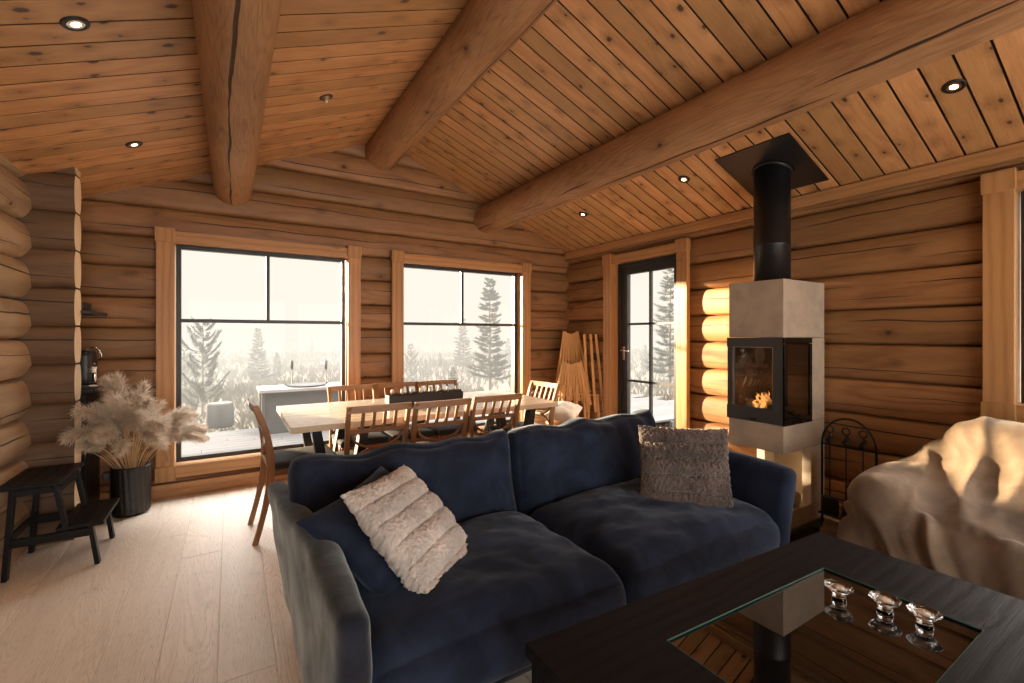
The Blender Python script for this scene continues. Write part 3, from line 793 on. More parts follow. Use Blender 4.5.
for k in range(4):
    k2=(k+1)%4
    for f in ((k2,k,4+k,4+k2),(8+k,8+k2,12+k2,12+k),(k,k2,8+k2,8+k),(4+k2,4+k,12+k,12+k2)): top.face(f)
top.uv=[[(top.v[i].x*1.0,top.v[i].y+top.v[i].z) for i in f] for f in top.f]
obj('tabletop_frame',top,M['tablewood'],ct,world=True,bevel=.0015)
gq=[q+Vector((0,0,-.006)) for q in (a,b,c,d)]
gl=MB(); slab(gl,gq,.006); obj('glass_inset',gl,M['tableglass'],ct,world=True)
ed=MB()
for p,q in ((b,c),(c,d),(a,b),(d,a)): ed.bar(p+Vector((0,0,-.001)),q+Vector((0,0,-.001)),.0016,.003)
obj('glass_edge',ed,M['glassedge'],ct,world=True)
ap=MB()
for (x0,y0,x1,y1) in ((.68,.955,2.01,.885),(2.01,.90,2.01,.215),(2.01,.215,.68,.215),(.68,.215,.68,.955)): ap.bar((x0,y0,.445),(x1,y1,.445),.025,.06)
obj('apron',ap,M['tablewood'],ct,world=True,bevel=.002)
for (x,y) in ((.70,.925),(1.985,.86),(1.985,.24),(.70,.24)):
    m=MB(); m.box((x,y,.233),(.085,.085,.465)); obj('leg',m,M['tablewood'],ct,world=True,bevel=.003)

# crystal tealight holders on the glass
def onplane(px,py,z):
    dd=(1.3-z)*455/(py-335); xc=(px-512)/455*dd
    return Vector((math.sin(TH)*dd+math.cos(TH)*xc,math.cos(TH)*dd-math.sin(TH)*xc,z))
hold=None
labs=['clear crystal tealight holder nearest the sofa, leftmost of the three on the table','clear crystal tealight holder in the middle of the three on the table','clear crystal tealight holder rightmost of the three, nearest the blanket']
for i,(px,py) in enumerate(((839,600),(885,613),(924.5,627))):
    p=onplane(px,py,ZT-.006)
    if hold is None:
        hold=thing('tealight_holder',labs[0],'candle holder',p,0,'crystal tealight holders')
        m=MB()
        prof=[(.0,0),(.0175,0),(.020,.002),(.0185,.010),(.0165,.017),(.0185,.023),(.028,.032),(.036,.040),(.0375,.0435),(.036,.0455),(.030,.0425),(.0215,.0395),(.0205,.0385),(.020,.029),(.0,.028)]
        def fac(q):
            an=math.atan2(q.y,q.x); r=math.hypot(q.x,q.y); k=1+.035*math.cos(an*8)*(1 if .004<q.z<.044 and r>.014 else 0)
            return Vector((q.x*k,q.y*k,q.z))
        m.lathe(prof,n=48,fn=fac); obj('crystal_body',m,M['crystal'],hold)
        m=MB(); m.lathe([(.0,.0285),(.0188,.0288),(.0192,.030),(.0192,.041),(.0186,.041),(.0184,.032),(.0,.031)],n=28); cup_=obj('tealight_cup',m,M['alu'],hold)
        m=MB(); m.lathe([(.0,.0312),(.0180,.0314),(.0180,.0392),(.004,.0388),(.0,.0388)],n=28); m.tube([(0,0,.038),(.001,0,.045)],.0009,6); obj('wax_candle',m,M['wax'],cup_)
    else: dup(hold,p,i*.5,labs[i])
# ------------------------------------------------------------------ dining table and chairs
dt=thing('dining_table','long pale oak dining table on black angled metal legs by the windows','table',(1.3,3.46,0))
m=MB(); nb=7
for k in range(nb):
    y0=2.975+.965*k/nb; m.box((1.297,y0+.965/nb/2,.732),(1.985,.965/nb-.0008,.038),g=0,rnd=.4+.2*random.random())
obj('tabletop',m,M['oak'],dt,world=True,bevel=.002)
for xx in (.62,1.98):
    for yy in (3.14,3.78):
        for s in (-1,1):
            m=MB(); m.bar((xx+s*.035,yy,.012),(xx+s*.155,yy,.712),.055,.075,up=(0,1,0)); obj('leg',m,M['black'],dt,world=True,bevel=.003)
    for zz,ww in ((.705,.40),(.006,.14)):
        m=MB(); m.box((xx,3.46,zz),(ww,.80,.012)); obj('leg_plate',m,M['black'],dt,world=True,bevel=.002)

def make_chair(label,loc,rz):
    t=thing('dining_chair',label,'chair',loc,rz,'wooden dining chairs')
    # local frame: origin on the floor under the back posts, seat towards +Y
    W=.40; th=.026
    m=rbox(W-.02,.40,.045,.02,(8,8,2),lambda u,q:q+Vector((0,0,.008*(1-u.x**2)*(1-u.y**2)*(u.z>0)))); xf(m,(0,.225,.465)); obj('seat_pad',m,M['seatfab'],t)
    m=MB(); m.box((0,.225,.425),(W-.03,.40,.04)); obj('seat_frame',m,M['chairwood'],t,bevel=.003)
    def post(s):
        mb=MB(); pts=[(s*(W/2-.015),-.075,0),(s*(W/2-.015),-.02,.22),(s*(W/2-.015),.012,.43),(s*(W/2-.015),.0,.62),(s*(W/2-.013),-.035,.76),(s*(W/2-.012),-.075,.862)]
        P=[]
        for k,(x,y,z) in enumerate(pts): P.append((x,y,z))
        # smooth
        Q=[]
        for k in range(len(P)-1):
            for j in range(4):
                f=j/4; a=P[max(k-1,0)];b=P[k];c=P[k+1];d=P[min(k+2,len(P)-1)]
                Q.append(tuple(.5*((2*b[i])+(c[i]-a[i])*f+(2*a[i]-5*b[i]+4*c[i]-d[i])*f*f+(3*b[i]-a[i]-3*c[i]+d[i])*f**3) for i in range(3)))
        Q.append(P[-1])
        rows=[]
        for (x,y,z) in Q:
            w=.013; d=.016+.006*max(0,1-abs(z-.45)/.3)
            rows.append([(x-w,y-d,z),(x+w,y-d,z),(x+w,y+d,z),(x-w,y+d,z)])
        mb.grid([[Vector(p) for p in r] for r in rows],closed=True,sm=False,uv=None)
        mb.uv=[[(mb.v[i].z,mb.v[i].x+mb.v[i].y) for i in f] for f in mb.f]
        b0=0; mb.face((0,1,2,3)); k=len(mb.v)-4; mb.face((k+3,k+2,k+1,k))
        obj('leg',mb,M['chairwood'],t,bevel=.002)
    post(-1); post(1)
    for s in (-1,1):
        mb=MB(); mb.bar((s*(W/2-.02),.405,0),(s*(W/2-.02),.39,.445),.028,.028,up=(0,1,0)); obj('leg',mb,M['chairwood'],t,bevel=.002)
    def yb(z): return -.075*max(0,(z-.62)/.242)**1.1 if z>.62 else 0.
    mb=MB(); n=12
    for k in range(n):   # top rail, slightly bowed
        x0=-W/2+W*k/n; x1=x0+W/n; f=lambda x:-.012*(1-(x/(W/2))**2)
        mb.bar((x0,yb(.84)+f(x0),.843),(x1+.001,yb(.84)+f(x1),.843),.024,.042)
    obj('top_rail',mb,M['chairwood'],t)
    mb=MB(); mb.box((0,yb(.70)-.003,.700),(W-.05,.018,.026)); obj('lower_rail',mb,M['chairwood'],t,bevel=.002)
    for k in range(4):
        x=-W/2+.03+(W-.06)*(k+1)/5
        mb=MB(); mb.bar((x,yb(.71)-.003,.708),(x,yb(.83)-.010,.828),.020,.012,up=(0,1,0)); obj('slat',mb,M['chairwood'],t)
    mb=MB()
    for s in (1,-1):
        pts=[]
        for k in range(15):
            x=-(W/2-.035)+(W-.07)*k/14; u=x/(W/2-.035); c=.105*math.sqrt(max(0,1-u*u))
            pts.append((x,-.002,(.690-c) if s>0 else (.475+c)))
        mb.tube(pts,.0085,8,flat=1.3,up=(0,1,0))
    obj('back_arch',mb,M['chairwood'],t)
    mb=MB(); mb.box((0,-.0,.47),(W-.05,.018,.024)); obj('back_stretcher',mb,M['chairwood'],t,bevel=.002)
    return t
ch=make_chair('wooden slat-back dining chair on the sofa side of the table, leftmost of three',(.80,2.93,0),0)
near='wooden slat-back dining chair on the sofa side, '
dup(ch,(1.215,2.90,0),0,near+'in front of the candle tray')
dup(ch,(1.655,2.93,0),0,near+'nearest the right end')
dup(ch,(.90,4.02,0),PI,'wooden dining chair on the window side, backed by the wall between both windows')
dup(ch,(1.30,4.04,0),PI,'wooden dining chair on the window side, its back half hidden by the candle tray')
dup(ch,(1.69,4.02,0),PI,'wooden dining chair on the window side in front of the right window')
dup(ch,(.20,3.42,0),-PI/2+.04,'wooden dining chair at the left head of the table seen from its side')
dup(ch,(2.41,3.42,0),PI/2+.06,'sunlit wooden dining chair at the right head of the table')

# candle tray
tr=thing('candle_tray','long black candle tray with short candles in the middle of the dining table','candle holder',(1.335,3.47,.751))
m=MB(); m.box((0,0,.042),(.62,.10,.084)); obj('tray',m,M['black'],tr,bevel=.004)
m=MB()
for k in range(500):
    x=random.uniform(-.30,.30); y=random.uniform(-.045,.045); h=random.uniform(.006,.022)
    a=random.uniform(0,6.3); m.tube([(x,y,.083),(x+.01*math.cos(a),y+.01*math.sin(a),.083+h)],[.005,.001],4,sm=True)
o=obj('dried_moss',m,M['moss'],tr); o['kind']='stuff'
for k in range(8):
    x=-.27+.54*k/7; m=MB(); m.lathe([(.0125,.082),(.0125,.122+.006*math.sin(k*2)),(.010,.126),(.003,.1255),(.0,.1255)],(x,0,0),16); cn=obj('candle',m,M['wax'],tr)
    m=MB(); m.tube([(x,0,.124),(x+.001,0,.134)],.0012,5); obj('wick',m,M['moss'],cn)

# ------------------------------------------------------------------ stick chairs folded in the corner
def stick_chair(label,x,y,rz,htop,hfan,wt,wb,ns,lean,legs=4):
    t=thing('folded_stick_chair',label,'folding chair',(x,y,0),rz,'folded stick chairs')
    for k in range(ns):
        f=-1+2*k/(ns-1); up=1-.0*abs(f)
        zt=htop+.035*(abs(f)**1.5)-(.0 if k%2 else .006); zb=hfan+.03*abs(f)*(-1)+(.0 if k%2 else .03)
        m=MB(); m.bar((f*wt/2,lean*(1),zt),(f*wb/2,.02+.02*(k%2),zb),.026,.018,up=(0,1,0)); obj('stick',m,M['stick'],t,bevel=.003)
    m=MB(); zr=hfan+.10; m.tube([(-wb/2*.86,-.0,zr),(wb/2*.86,-.0,zr)],.006,8); obj('cross_rod',m,M['stick'],t)
    for k in range(legs):
        f=-1+2*k/(legs-1)
        m=MB(); m.bar((f*wb*.28,.05,hfan+.20),(f*wb*.36,-.08+.03*(k%2),.0),.022,.022,up=(0,1,0)); obj('leg',m,M['stick'],t,bevel=.003)
    return t
stick_chair('shorter fan of folded wooden sticks at the front of the corner stack',3.30,4.0,-.45,.965,.53,.21,.42,10,.10)
stick_chair('tall folded wooden stick chair leaning right behind the shorter fan',3.455,4.20,-.50,1.315,.62,.165,.42,9,.16)
t=thing('folded_stick_chair','narrow folded stick chair with two long posts, rightmost of the corner stack','folding chair',(3.54,3.96,0),-.6,'folded stick chairs')
for (x0,x1) in ((-.075,-.06),(-.005,.03),(.055,.13)):
    m=MB(); m.bar((x0,.12,1.31),(x1,-.05,.42 if x0<0 else .40),.030,.022,up=(0,1,0)); obj('stick',m,M['stick'],t,bevel=.003)
for (x0,x1) in ((-.03,-.06),(.06,.09)):
    m=MB(); m.bar((x0,.02,.62),(x1,-.04,0),.026,.022,up=(0,1,0)); obj('leg',m,M['stick'],t,bevel=.003)
m=MB(); m.tube([(-.09,-.02,.62),(.12,-.02,.60)],.006,8); obj('cross_rod',m,M['stick'],t)

# low wicker basket with a cushion
bk=thing('wicker_basket','round wicker basket with hoop handles behind the right end of the table','basket',(2.90,3.98,0))
m=MB(); rings=[]
for k in range(26):
    z=.02*k; r=.19+.035*math.sin(k/25*PI*.6)
    m.tube([(r*math.cos(a*PI/18)*(1+.012*math.cos(a*PI+k*PI)),r*math.sin(a*PI/18)*(1+.012*math.cos(a*PI+k*PI)),z+.01) for a in range(37)],.011,6,cap=False)
obj('basket_body',m,M['wicker'],bk)
m=MB(); m.lathe([(0,.01),(.185,.012)],n=24); obj('basket_bottom',m,M['wicker'],bk)
for s in (-1,1):
    m=MB(); m.tube([(.09*math.cos(k*PI/12)-.0,s*.21,.515+.16*math.sin(k*PI/12)) for k in range(13)],.008,8); obj('handle',m,M['wicker'],bk)
ms=thing('low_stool','low wooden stool with a cream cushion on it in front of the corner sticks','stool',(2.80,3.55,0))
m=MB(); m.lathe([(0,.42),(.17,.42),(.18,.435),(.17,.455),(0,.455)],n=32); obj('seat',m,M['chairwood'],ms)
for k in range(3):
    a=k*2.09+.4; m=MB(); m.bar((.09*math.cos(a),.09*math.sin(a),.42),(.15*math.cos(a),.15*math.sin(a),0),.03,.03); obj('leg',m,M['chairwood'],ms,bevel=.002)
p=pillow(.36,.30,.15,n=30,seed=21); xf(p,(0,0,0),Euler((.12,-.22,.6)).to_matrix()); o=obj('small_cushion',p,M['cushlight'],None,loc=(2.80,3.55,.545),sub=1); tag(o,'cream fluffy cushion lying between the table end and the corner sticks','cushion')

# ------------------------------------------------------------------ step stool (black)
st=thing('step_stool','black two-step wooden stool standing against the left log wall','step stool',(-.825,3.64,0))
Y0,Y1=-.21,.21; H=.50; hx=.245
def sl(name,a,b,w,h,up=(0,1,0)): 
    m=MB(); m.bar(a,b,w,h,up=up); return obj(name,m,M['blackwood'],st,bevel=.003)
m=MB(); m.box((-.085,0,H-.011),(.255,.44,.022),g=1); obj('top_step',m,M['blackwood'],st,bevel=.004)
m=MB(); m.box((.115,0,hx-.011),(.20,.44,.022),g=1); obj('lower_step',m,M['blackwood'],st,bevel=.004)
for y in (Y0+.02,Y1-.02):
    sl('leg',(-.155,y,H-.022),(-.185,y,0),.022,.042)
    sl('leg',(.01,y,H-.022),(.055,y,hx-.03),.022,.042)
    sl('leg',(.155,y,hx-.022),(.185,y,0),.022,.042)
    sl('side_rail',(-.17,y,hx-.055),(.16,y,hx-.055),.022,.045,(0,0,1))
    sl('side_rail',(-.155,y,H-.045),(.015,y,H-.045),.022,.035,(0,0,1))
sl('cross_rail',(-.165,Y0+.02,.22),(-.165,Y1-.02,.22),.02,.035,(0,0,1))
sl('cross_rail',(.015,Y0+.02,.44),(.015,Y1-.02,.44),.018,.035,(0,0,1))

# ------------------------------------------------------------------ vase with pampas
vz=thing('floor_vase','tall black textured floor vase holding pampas grass by the left window','vase',(-.615,4.30,0))
m=MB(); 
def ribbed(q):
    an=math.atan2(q.y,q.x); r=math.hypot(q.x,q.y)
    k=1+(.012*math.sin(an*22+q.z*9)+.008*N3(q,30)) if (r>.1035 and .01<q.z<.36) else 1
    return Vector((q.x*k,q.y*k,q.z))
m.lathe([(0,0),(.100,0),(.109,.012)]+[(.112+.0035*math.sin(z*9),z) for z in [.02+.0162*k for k in range(20)]]+[(.114,.348),(.108,.350),(.103,.343),(.100,.05),(0,.045)],n=110,fn=ribbed)
obj('vase_body',m,M['vase'],vz)
m=MB(); m.box((-.130,-.03,.300),(.045,.06,.055)); obj('handle',m,M['vase'],vz,bevel=.008)
rs=random.Random(11)
def pampas_mesh(seed,L,curve,pl):
    """one stalk leaving the origin upward and bending to +X, feathery plume on its upper part"""
    r=random.Random(seed)
    def P(t):
        a=curve*t**1.7
        # integrate the bend
        return a
    pts=[Vector((0,0,0))]; n=16
    for k in range(n):
        a=curve[0]+curve[1]*((k+.5)/n)**2.3; pts.append(pts[-1]+Vector((math.sin(a),0,math.cos(a)))*(L/n))
    st=MB(); st.tube(pts,[.0028-.0018*k/n for k in range(n+1)],5)
    pm=MB()
    def at(t):
        f=t*n; k=min(int(f),n-1); return pts[k].lerp(pts[k+1],f-k),(pts[k+1]-pts[k]).normalized()
    nf=560
    for q in range(nf):
        s=q/nf; t=1-pl+pl*s
        c,d=at(min(t,.999))
        prof=math.sin(PI*min(1,s*.92+.10))**.7
        an=r.uniform(0,2*PI); side=d.orthogonal().normalized(); side=(Matrix.Rotation(an,3,d)@side)
        LL=(.032+.074*prof)*r.uniform(.7,1.2); w=.0021
        out=side*(.55+.25*r.random())+d*1.0
        p=c.copy(); v=out.normalized(); b0=len(pm.v); sn=4; tw=side.cross(d).normalized()
        tw=(tw+Vector((r.uniform(-.6,.6),r.uniform(-.6,.6),r.uniform(-.6,.6)))).normalized()
        for k in range(sn+1):
            ww=w*(1.15-k/sn); pm.v+= [p-tw*ww,p+tw*ww]
            v=(v+Vector((.08,0,-.20))*(k+1)/sn+Vector((r.uniform(-.2,.2),r.uniform(-.2,.2),r.uniform(-.2,.2)))).normalized(); p=p+v*(LL/sn)
        for k in range(sn): pm.face((b0+2*k,b0+2*k+1,b0+2*k+3,b0+2*k+2),[(0,0)]*4,r.random(),True)
    return st,pm
protos=[]
PS='dried cream pampas stalk in the black vase, '
N_ST=66
for i in range(N_ST):
    ph=rs.uniform(0,2*PI); tier=i/N_ST
    lean=.10+.50*tier+rs.uniform(-.05,.05)
    r0=-.025+.03*rs.random()
    loc=Vector((-.615+math.cos(ph)*r0,4.30+math.sin(ph)*r0,.12))
    # keep plumes off the walls
    if math.sin(ph)>.25: ph=PI-ph+PI if False else -ph; loc=Vector((-.615+math.cos(ph)*r0,4.30+math.sin(ph)*r0,.12))
    if math.cos(ph)<-.55 and lean>.25: lean*=.62
    var=i%9
    if len(protos)<9:
        bend=.25+1.55*(var/8)
        L=.87-.02*(var/8)+.02*(var%3)
        s_,p_=pampas_mesh(100+var,L,(.05+.33*var/8,bend),.30+.03*(var%3))
        e=thing('pampas_stalk','x','dried grass',loc,ph,'pampas stalks in the vase')
        obj('stalk',s_,M['stem'],e); obj('plume',p_,M['pampas'],e); protos.append(e); e['_v']=var; e0=e
        e0.rotation_euler=(0,0,ph)
    else:
        # outer ones take the stronger bends
        var=min(8,max(0,int(tier*9+rs.uniform(-1.5,1.5))))
        e0=dup(protos[var],loc,ph); k=rs.uniform(.88,1.08); e0.scale=(k,k,k)
    if math.cos(ph)<-.55: e0.scale=[q*.78 for q in e0.scale]
    if math.cos(ph)>.45: e0.scale=[q*.84 for q in e0.scale]
    u=('upright with a high cream plume' if (protos.index(e0) if e0 in protos else var)<4 else 'arching outwards with a drooping plume')
    e0['label']=PS+u
for e in protos: del e['_v']

# ------------------------------------------------------------------ nook behind the short wall
cb=thing('side_cabinet','narrow black cabinet tucked behind the short log wall','cabinet',(-.93,4.33,0))
m=MB(); m.box((0,0,.45),(.20,.40,.90)); obj('cabinet_body',m,M['blackwood'],cb,bevel=.004)
m=MB(); m.box((.012,0,.925),(.265,.44,.035)); obj('countertop',m,M['blackwood'],cb,bevel=.003)
cm=thing('coffee_machine','small black coffee machine with a chrome spout on the black cabinet','coffee machine',(-.865,4.28,.943))
m=rbox(.16,.20,.24,.04,(3,3,3)); xf(m,(-.03,.03,.13)); obj('machine_body',m,M['black'],cm)
m=MB(); m.tube([(.055,.0,.15+.08*0)]+[(.045+.045*math.cos(a),0.0,.20+.07*math.sin(a)) for a in [k*PI/10 for k in range(11)]][::-1],.006,8); obj('handle',m,M['chrome'],cm)
m=MB(); m.box((.045,-.03,.115),(.06,.07,.045)); m.tube([(.06,-.03,.10),(.06,-.03,.03)],.010,10); obj('spout',m,M['chrome'],cm,bevel=.004)
m=MB(); m.box((.01,-.01,.008),(.15,.19,.016)); obj('drip_tray',m,M['chrome'],cm,bevel=.003)
sh=thing('wall_shelf','black metal shelf bracket on the wall above the coffee machine','shelf',(-.92,4.28,1.44))
m=MB(); m.box((.015,0,.012),(.245,.44,.022)); obj('shelf_board',m,M['black'],sh,bevel=.002)
m=MB(); m.box((.0,-.05,.055),(.16,.24,.06)); obj('stacked_tray',m,M['black'],sh,bevel=.01)
# ------------------------------------------------------------------ wood stove
fp=thing('wood_stove','tall pale stone stove with black glass firebox and black flue by the right wall','stove',(3.36,1.79,0))
X0,X1,YA,YC=3.09,3.64,1.60,1.985; th=.055
fpo=lambda n,m,mat,**k: obj(n,m,mat,fp,world=True,**k)
def bx(x0,x1,y0,y1,z0,z1,g=2): 
    m=MB(); m.box(((x0+x1)/2,(y0+y1)/2,(z0+z1)/2),(x1-x0,y1-y0,z1-z0),g=g); return m
m=bx(X0,X1,YA,YC,1.283,1.672); fpo('upper_stone',m,M['concrete'],bevel=.004)
m=bx(X0,X1,YA,YC,.515,.70); fpo('middle_stone',m,M['concrete'],bevel=.004)
m=bx(X0,X1,YA,YC,0,.12); fpo('plinth',m,M['concrete'],bevel=.004)
m=bx(3.44,X1,YA,YC,.702,1.281); fpo('back_stone',m,M['concrete'],bevel=.003)
m=bx(X1-.05,X1,YA,YC,.12,.515); m.box((X1-.12,YC-.03,.3175),(.14,.06,.395)); m.box((X1-.12,YA+.03,.3175),(.14,.06,.395)); fpo('wood_niche',m,M['concretein'],bevel=.002)
# firebox insert: frame towards the room, glass on two sides
fb=MB(); Xf=X0-.012; Yf=YA-.012
z0,z1=.702,1.281; gy0,gy1,gz0,gz1=1.665,1.945,.80,1.215
fb.box((Xf+.01,(YA+YC)/2,(gz1+z1)/2),(.02,YC-YA+.02,z1-gz1),g=1)
fb.box((Xf+.01,(YA+YC)/2,(gz0+z0)/2),(.02,YC-YA+.02,gz0-z0),g=1)
fb.box((Xf+.01,(Yf+gy0)/2,(gz0+gz1)/2),(.02,gy0-Yf,gz1-gz0)); fb.box((Xf+.01,(YC+.0+gy1)/2,(gz0+gz1)/2),(.02,YC-gy1+.01,gz1-gz0))
fdoor=fpo('firebox_door',fb,M['stove'],bevel=.002)
m=MB()
for y,z in ((gy0,gz0),(gy1,gz0),(gy1,gz1),(gy0,gz1)): m.v.append(Vector((Xf+.012,y,z)))
m.face((0,1,2,3)); obj('front_glass',m,M['stoveglass'],fdoor,world=True)
m=MB()
for a,b in (((gy0,gz0),(gy1,gz0)),((gy1,gz0),(gy1,gz1)),((gy1,gz1),(gy0,gz1)),((gy0,gz1),(gy0,gz0))): m.bar((Xf+.001,a[0],a[1]),(Xf+.001,b[0],b[1]),.004,.005)
obj('glass_trim',m,M['chrome'],fdoor,world=True)
m=MB(); m.box((Xf-.006,1.79,.722),(.018,.045,.022)); obj('air_lever',m,M['black'],fdoor,world=True,bevel=.002)
# side: dark frame with glass
m=MB(); xs0,xs1=Xf,3.44
m.box(((xs0+xs1)/2,Yf+.006,1.262),(xs1-xs0,.012,.038)); m.box(((xs0+xs1)/2,Yf+.006,.725),(xs1-xs0,.012,.05)); m.box((xs0+.02,Yf+.006,.99),(.04,.012,.50)); m.box((xs1-.015,Yf+.006,.99),(.03,.012,.50))
fside=fpo('side_frame',m,M['stoveblack'],bevel=.001)
m=MB()
for x,z in ((xs0+.04,.75),(xs1-.03,.75),(xs1-.03,1.243),(xs0+.04,1.243)): m.v.append(Vector((x,Yf+.008,z)))
m.face((0,1,2,3)); obj('side_glass',m,M['stoveglass'],fside,world=True)
m=MB(); m.box((3.43,1.79,.99),(.02,.37,.57)); m.box((3.27,1.79,.715),(.33,.37,.025)); m.box((3.27,1.79,1.268),(.33,.37,.025)); m.box((3.27,1.972,.99),(.33,.012,.56)); fpo('firebox_lining',m,M['firebrick'],bevel=.002)
m=MB(); m.box((3.26,1.79,.735),(.26,.30,.02)); 
for k in range(60): m.box((3.16+random.random()*.2,1.66+random.random()*.26,.75+random.random()*.012),(.02,.02,.015),rot=(random.random()*3,random.random()*3,0))
e_=fpo('ash_bed',m,M['coal']); e_['kind']='stuff'
def log(a,b,r,par=fp,mat='firewood',bark='birch',name='burning_log'):
    m=MB(); a=Vector(a);b=Vector(b); n=8
    m.tube([a.lerp(b,k/n)+Vector((N3(a+b,9,k)*.004,0,N3(a+b,9,k+7)*.004)) for k in range(n+1)],[r*(1+.06*math.sin(k*1.7)) for k in range(n+1)],14)
    if par is fp: return fpo(name,m,M[bark])
log((3.20,1.68,.775),(3.22,1.93,.785),.032); log((3.29,1.70,.78),(3.30,1.95,.79),.034); log((3.14,1.70,.80),(3.33,1.86,.86),.024)
m=MB(); rf=random.Random(4)
for k in range(13):
    x=3.17+.15*rf.random(); y=1.70+.22*rf.random(); h=.04+.08*rf.random()*(1-abs(y-1.81)/.16*.5); z=.79
    pts=[(x,y,z)];r=[.011+.008*rf.random()]
    for j in range(1,8): pts.append((x+.012*math.sin(j*1.1+k),y+.014*math.sin(j*.9+k*2),z+h*j/7)); r.append(r[0]*(1-j/7)**.8+.0006)
    m.tube(pts,r,8,flat=.45)
fpo('flame',m,M['flame'])
ldn=bpy.data.lights.new('fire_glow','POINT'); ldn.energy=.8; ldn.color=(1,.45,.15); ldn.shadow_soft_size=.05
lo=bpy.data.objects.new('fire_glow',ldn); C.objects.link(lo); lo.location=(3.24,1.79,.93)
# flue and ceiling plate
m=MB(); m.lathe([(.117,1.672),(.117,1.93),(.119,1.932),(.119,1.944),(.117,1.946),(.117,2.60)],(3.30,1.79,0),48); fpo('flue_pipe',m,M['pipe'])
m=MB(); nv=Vector((-SR,0,-1)).normalized(); zc=zceil(3.30); hs=.262
for dz in (.0,.006):
    for (dx,dy) in ((-hs,-hs),(hs,-hs),(hs,hs),(-hs,hs)):
        x=3.30-.02+dx; m.v.append(Vector((x,1.79+dy,zceil(x)-.008+dz)))
m.face((3,2,1,0)); m.face((4,5,6,7))
for k in range(4): m.face((k,(k+1)%4,4+(k+1)%4,4+k))
fpo('ceiling_plate',m,M['pipe'])
m=MB(); m.lathe([(.117,0),(.133,0),(.133,.02),(.117,.02)],n=40); R=Vector((0,0,-1)).rotation_difference(nv).to_matrix(); xf(m,(3.30,1.79,zc-.03),R); fpo('flue_collar',m,M['pipe'])
# logs lying in the niche
fw=None; labs=['birch log in the stove niche, upper one of the stack','birch log in the stove niche, lower front one','birch log in the stove niche, lower back one']
for i,(x,y,z,r) in enumerate(((3.25,1.74,.262,.045),(3.19,1.74,.172,.05),(3.31,1.74,.172,.048))):
    m=MB(); m.tube([(0,-.12,0),(0,0,0.002),(0,.16,0)],[r,r*1.03,r*.96],18); 
    t=thing('firewood_log',labs[i],'firewood',(x,y,z),0,'logs in the stove niche'); obj('log_body',m,M['birch'],t)
    m=MB(); m.disc((0,-.1205,0),r*.93,(0,-1,0)); obj('cut_face',m,M['firewood'],t)
# glass hearth plate on the floor
m=MB(); m.box((3.02,1.70,.004),(1.12,.86,.007)); h=obj('hearth_plate',m,M['hearthglass'],world=True,loc=(3.02,1.70,.0),bevel=.001); tag(h,'clear glass hearth plate with a green edge on the floor before the stove','hearth plate')

# ------------------------------------------------------------------ fire tools
ft=thing('fire_tool_stand','black wrought iron arch stand for fireplace tools beside the stove','fire tool stand',(3.47,1.385,0),0)
m=MB(); W=.155
m.tube([(0,-W,.02),(0,-W,.56)]+[(0,-W*math.cos(a),.56+.185*math.sin(a)) for a in [PI*k/18 for k in range(1,18)]]+[(0,W,.56),(0,W,.02)],.0075,8); obj('arch',m,M['iron'],ft)
m=MB(); m.box((-.04,0,.012),(.20,.34,.02)); obj('base',m,M['iron'],ft,bevel=.004)
m=MB(); m.tube([(0,-W,.555),(0,W,.555)],.006,8); obj('hook_rail',m,M['iron'],ft)
m=MB(); m.tube([(-.05,-W,.09),(-.05,W,.09)],.005,8); m.tube([(-.05,-W,.09),(0,-W,.09)],.005,8); m.tube([(-.05,W,.09),(0,W,.09)],.005,8); obj('lower_rail',m,M['iron'],ft)
m=MB(); m.tube([(0.0,-W,.20),(0,W,.20)],.005,8); obj('middle_rail',m,M['iron'],ft)
def tool(name,label,y,build):
    t=thing(name,label,'fire tool',(3.44,1.385+y,.06),0,'hanging fire tools')
    m=MB(); m.tube([(0,0,.10),(0,0,.50)],.005,8); obj('shaft',m,M['iron'],t)
    m=MB(); m.tube([(0,0,.50),(0,.012,.53),(0,-.012,.56),(0,.0,.585)],[.008,.014,.014,.006],10); m.tube([(0,.022*math.cos(a),.605+.022*math.sin(a)) for a in [2*PI*k/14 for k in range(15)]],.005,8); obj('twisted_handle',m,M['iron'],t)
    build(t)
def shovel(t):
    m=MB(); P=[[Vector((-.01-.02*abs(j/4-1)**0*(1-(j/4-1)**2)*0,.055*(j/4-1),.02+.13*i/6)) for j in range(9)] for i in range(7)]
    for r_ in P:
        for q in r_: q.x+=.35*q.y*q.y*8
    m.grid(P); o=obj('shovel_blade',m,M['iron'],t); s=o.modifiers.new('t','SOLIDIFY'); s.thickness=.003
def brush(t):
    m=MB()
    for k in range(160):
        a=random.uniform(0,6.3); r=random.random()**.5*.035; m.tube([(r*.4*math.cos(a),r*.4*math.sin(a),.12),(r*math.cos(a),r*math.sin(a),.0)],[.0022,.0014],4)
    o=obj('bristles',m,M['iron'],t); o['kind']='stuff'
    m=MB(); m.lathe([(0,.10),(.020,.10),(.024,.13),(.008,.16),(0,.16)],n=16); obj('brush_head',m,M['iron'],t)
def poker(t):
    m=MB(); m.tube([(0,0,.12),(0,0,.0)],[.005,.002],8); m.tube([(0,0,.05),(0,.02,.03),(0,.03,.045)],[.005,.004,.002],8); obj('poker_tip',m,M['iron'],t)
tool('fireplace_shovel','black fireplace shovel hanging nearest the stove on the arch stand',.095,shovel)
tool('fireplace_brush','black fireplace brush hanging in the middle of the arch stand',0,brush)
tool('fireplace_poker','black fireplace poker hanging nearest the pail on the arch stand',-.095,poker)
pl=thing('metal_pail','pale metal pail of kindling between the fire tools and the draped armchair','bucket',(3.30,1.17,0))
